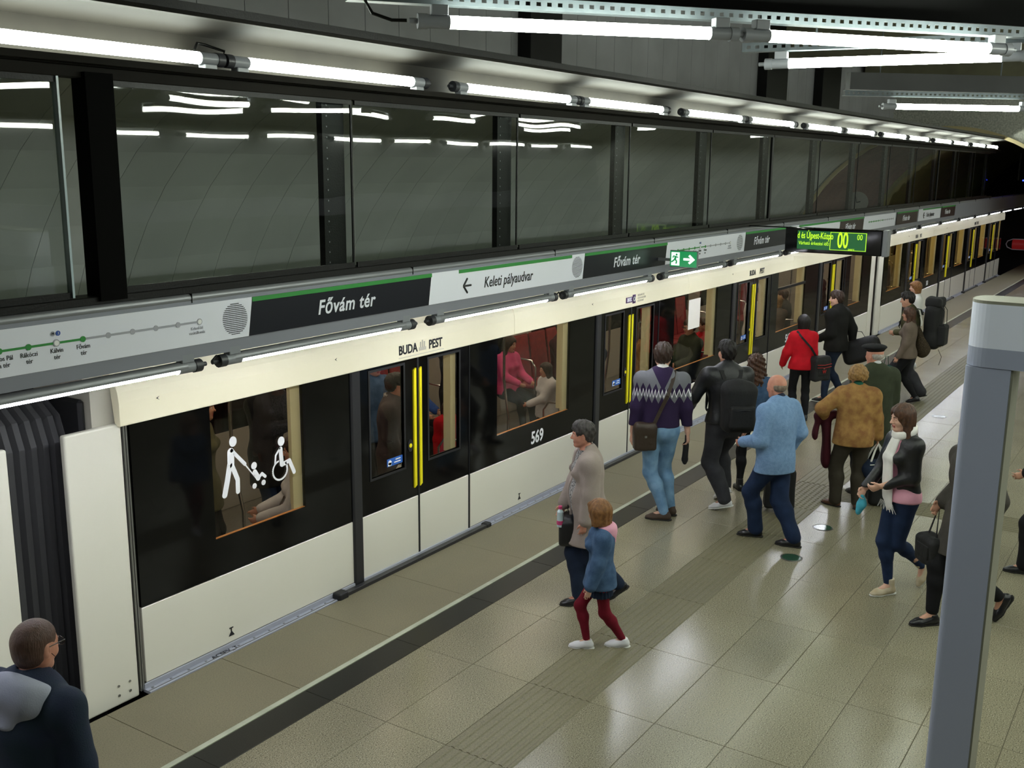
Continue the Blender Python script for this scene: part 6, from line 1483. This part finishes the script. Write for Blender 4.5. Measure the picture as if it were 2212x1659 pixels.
t = bag_thing('carrier_bag', 'white paper carrier bag held behind the nearest door window', 'bag', P, (.13, -.20, .66)); S = Sdf(); S.bx((0, 0, 0), (.04, .13, .14), rd=.008, k=.01); S.build('bag_body', .010, MT['paper'], t); MB().tube([(0, -.05, .14), (0, -.03, .22), (0, .03, .22), (0, .05, .14)], .005, 5).build('handle', MT['white'], t)
rider('dark-haired passenger mostly hidden behind the brown-grey coat at the nearest door', (8.05, 7.05), -100, 1.74, 'denim', 'short', 'hair_dark')
rider('seated passenger in blue shirt and dark jacket seen through the right door window', (9.75, 7.95), -90, 1.74, 'blue_shirt', 'short', 'hair_brown', sit=True, hands=(None, None))
rider('child in a red coat low behind the right leaf of the nearest door', (8.80, 6.62), -120, 1.15, 'red_jacket', 'bob', 'hair_brown', trous='red_jacket', female=True)
rider('seated passenger in a hot pink top on the far bench of the second window', (12.0, 7.98), -100, 1.62, 'pink_hot', 'long', 'hair_brown', sit=True, female=True, head=(10, 10))
rider('child in a pale grey top reaching for the pole at the second window', (10.75, 6.55), 150, 1.28, 'pale_shirt', 'long', 'hair_brown', female=True, hands=(np.array([.28, .05, .80]), None))
rider('standing passenger in black stretching an arm to the pole inside the second window', (9.9, 7.35), -10, 1.78, 'black_coat', 'short', 'hair_dark', hem=-.3, hands=(np.array([.5, .15, 1.35]), None))
rider('seated passenger in striped red and white at the right edge of the second window', (13.5, 8.0), -90, 1.68, 'burgundy', 'short', 'hair_dark', sit=True)
rider('passenger in patterned jumper behind the right leaf of the second door', (13.3, 6.5), -70, 1.42, 'tan', 'bob', 'hair_chest', female=True)
rider('passenger crouched over a phone behind the left leaf of the second door', (11.95, 6.6), 60, 1.5, 'denim_dark', 'short', 'hair_dark', hands=(np.array([.25, .08, .95]), np.array([.25, -.05, .95])))
P = rider('seated passenger with glasses and dark jacket in the third window', (14.75, 6.40), 150, 1.70, 'olive', 'short', 'hair_brown', sit=True, head=(0, 5))
q = P.q; MB().tube([q(.0, .083, .012), q(.095, .066, .014)], .003, 6).tube([q(.0, -.083, .012), q(.095, -.066, .014)], .003, 6).tube([q(.100, .05, .008), q(.1, -.05, .008)], .006, 6).build('glasses', SK['eye_dark'], P.e)
rider('seated passenger with a red hooded coat at the right of the third window', (15.35, 6.42), 140, 1.62, 'red_jacket', 'short', 'hair_chest', sit=True)
rider('passenger in a pale top behind the right leaf of the third door', (17.45, 6.45), -80, 1.60, 'white_jacket', 'short', 'hair_brown')
rider('seated passenger with blond hair in the divided fourth window', (18.7, 6.42), 60, 1.66, 'taupe_knit', 'bob', 'hair_blond', sit=True, female=True, head=(70, 4))
rider('seated passenger with dark hair in the divided fourth window', (19.6, 6.6), 90, 1.70, 'grey_wool', 'short', 'hair_chest', sit=True)
rider('standing passenger with pale face behind the left leaf of the fourth door', (20.95, 6.4), -110, 1.70, 'burgundy', 'long', 'hair_brown', female=True, head=(0, 0))
rider('passenger in white at the last window of the nearest car', (23.0, 6.7), 120, 1.3, 'pale_shirt', 'short', 'hair_brown')
rider('blond passenger in the second car by its second window', (31.0, 6.7), -120, 1.25, 'white_jacket', 'bob', 'hair_blond', female=True)
rider('passenger in the first window of the second car', (27.3, 6.7), -120, 1.5, 'brown_coat', 'short', 'hair_chest')
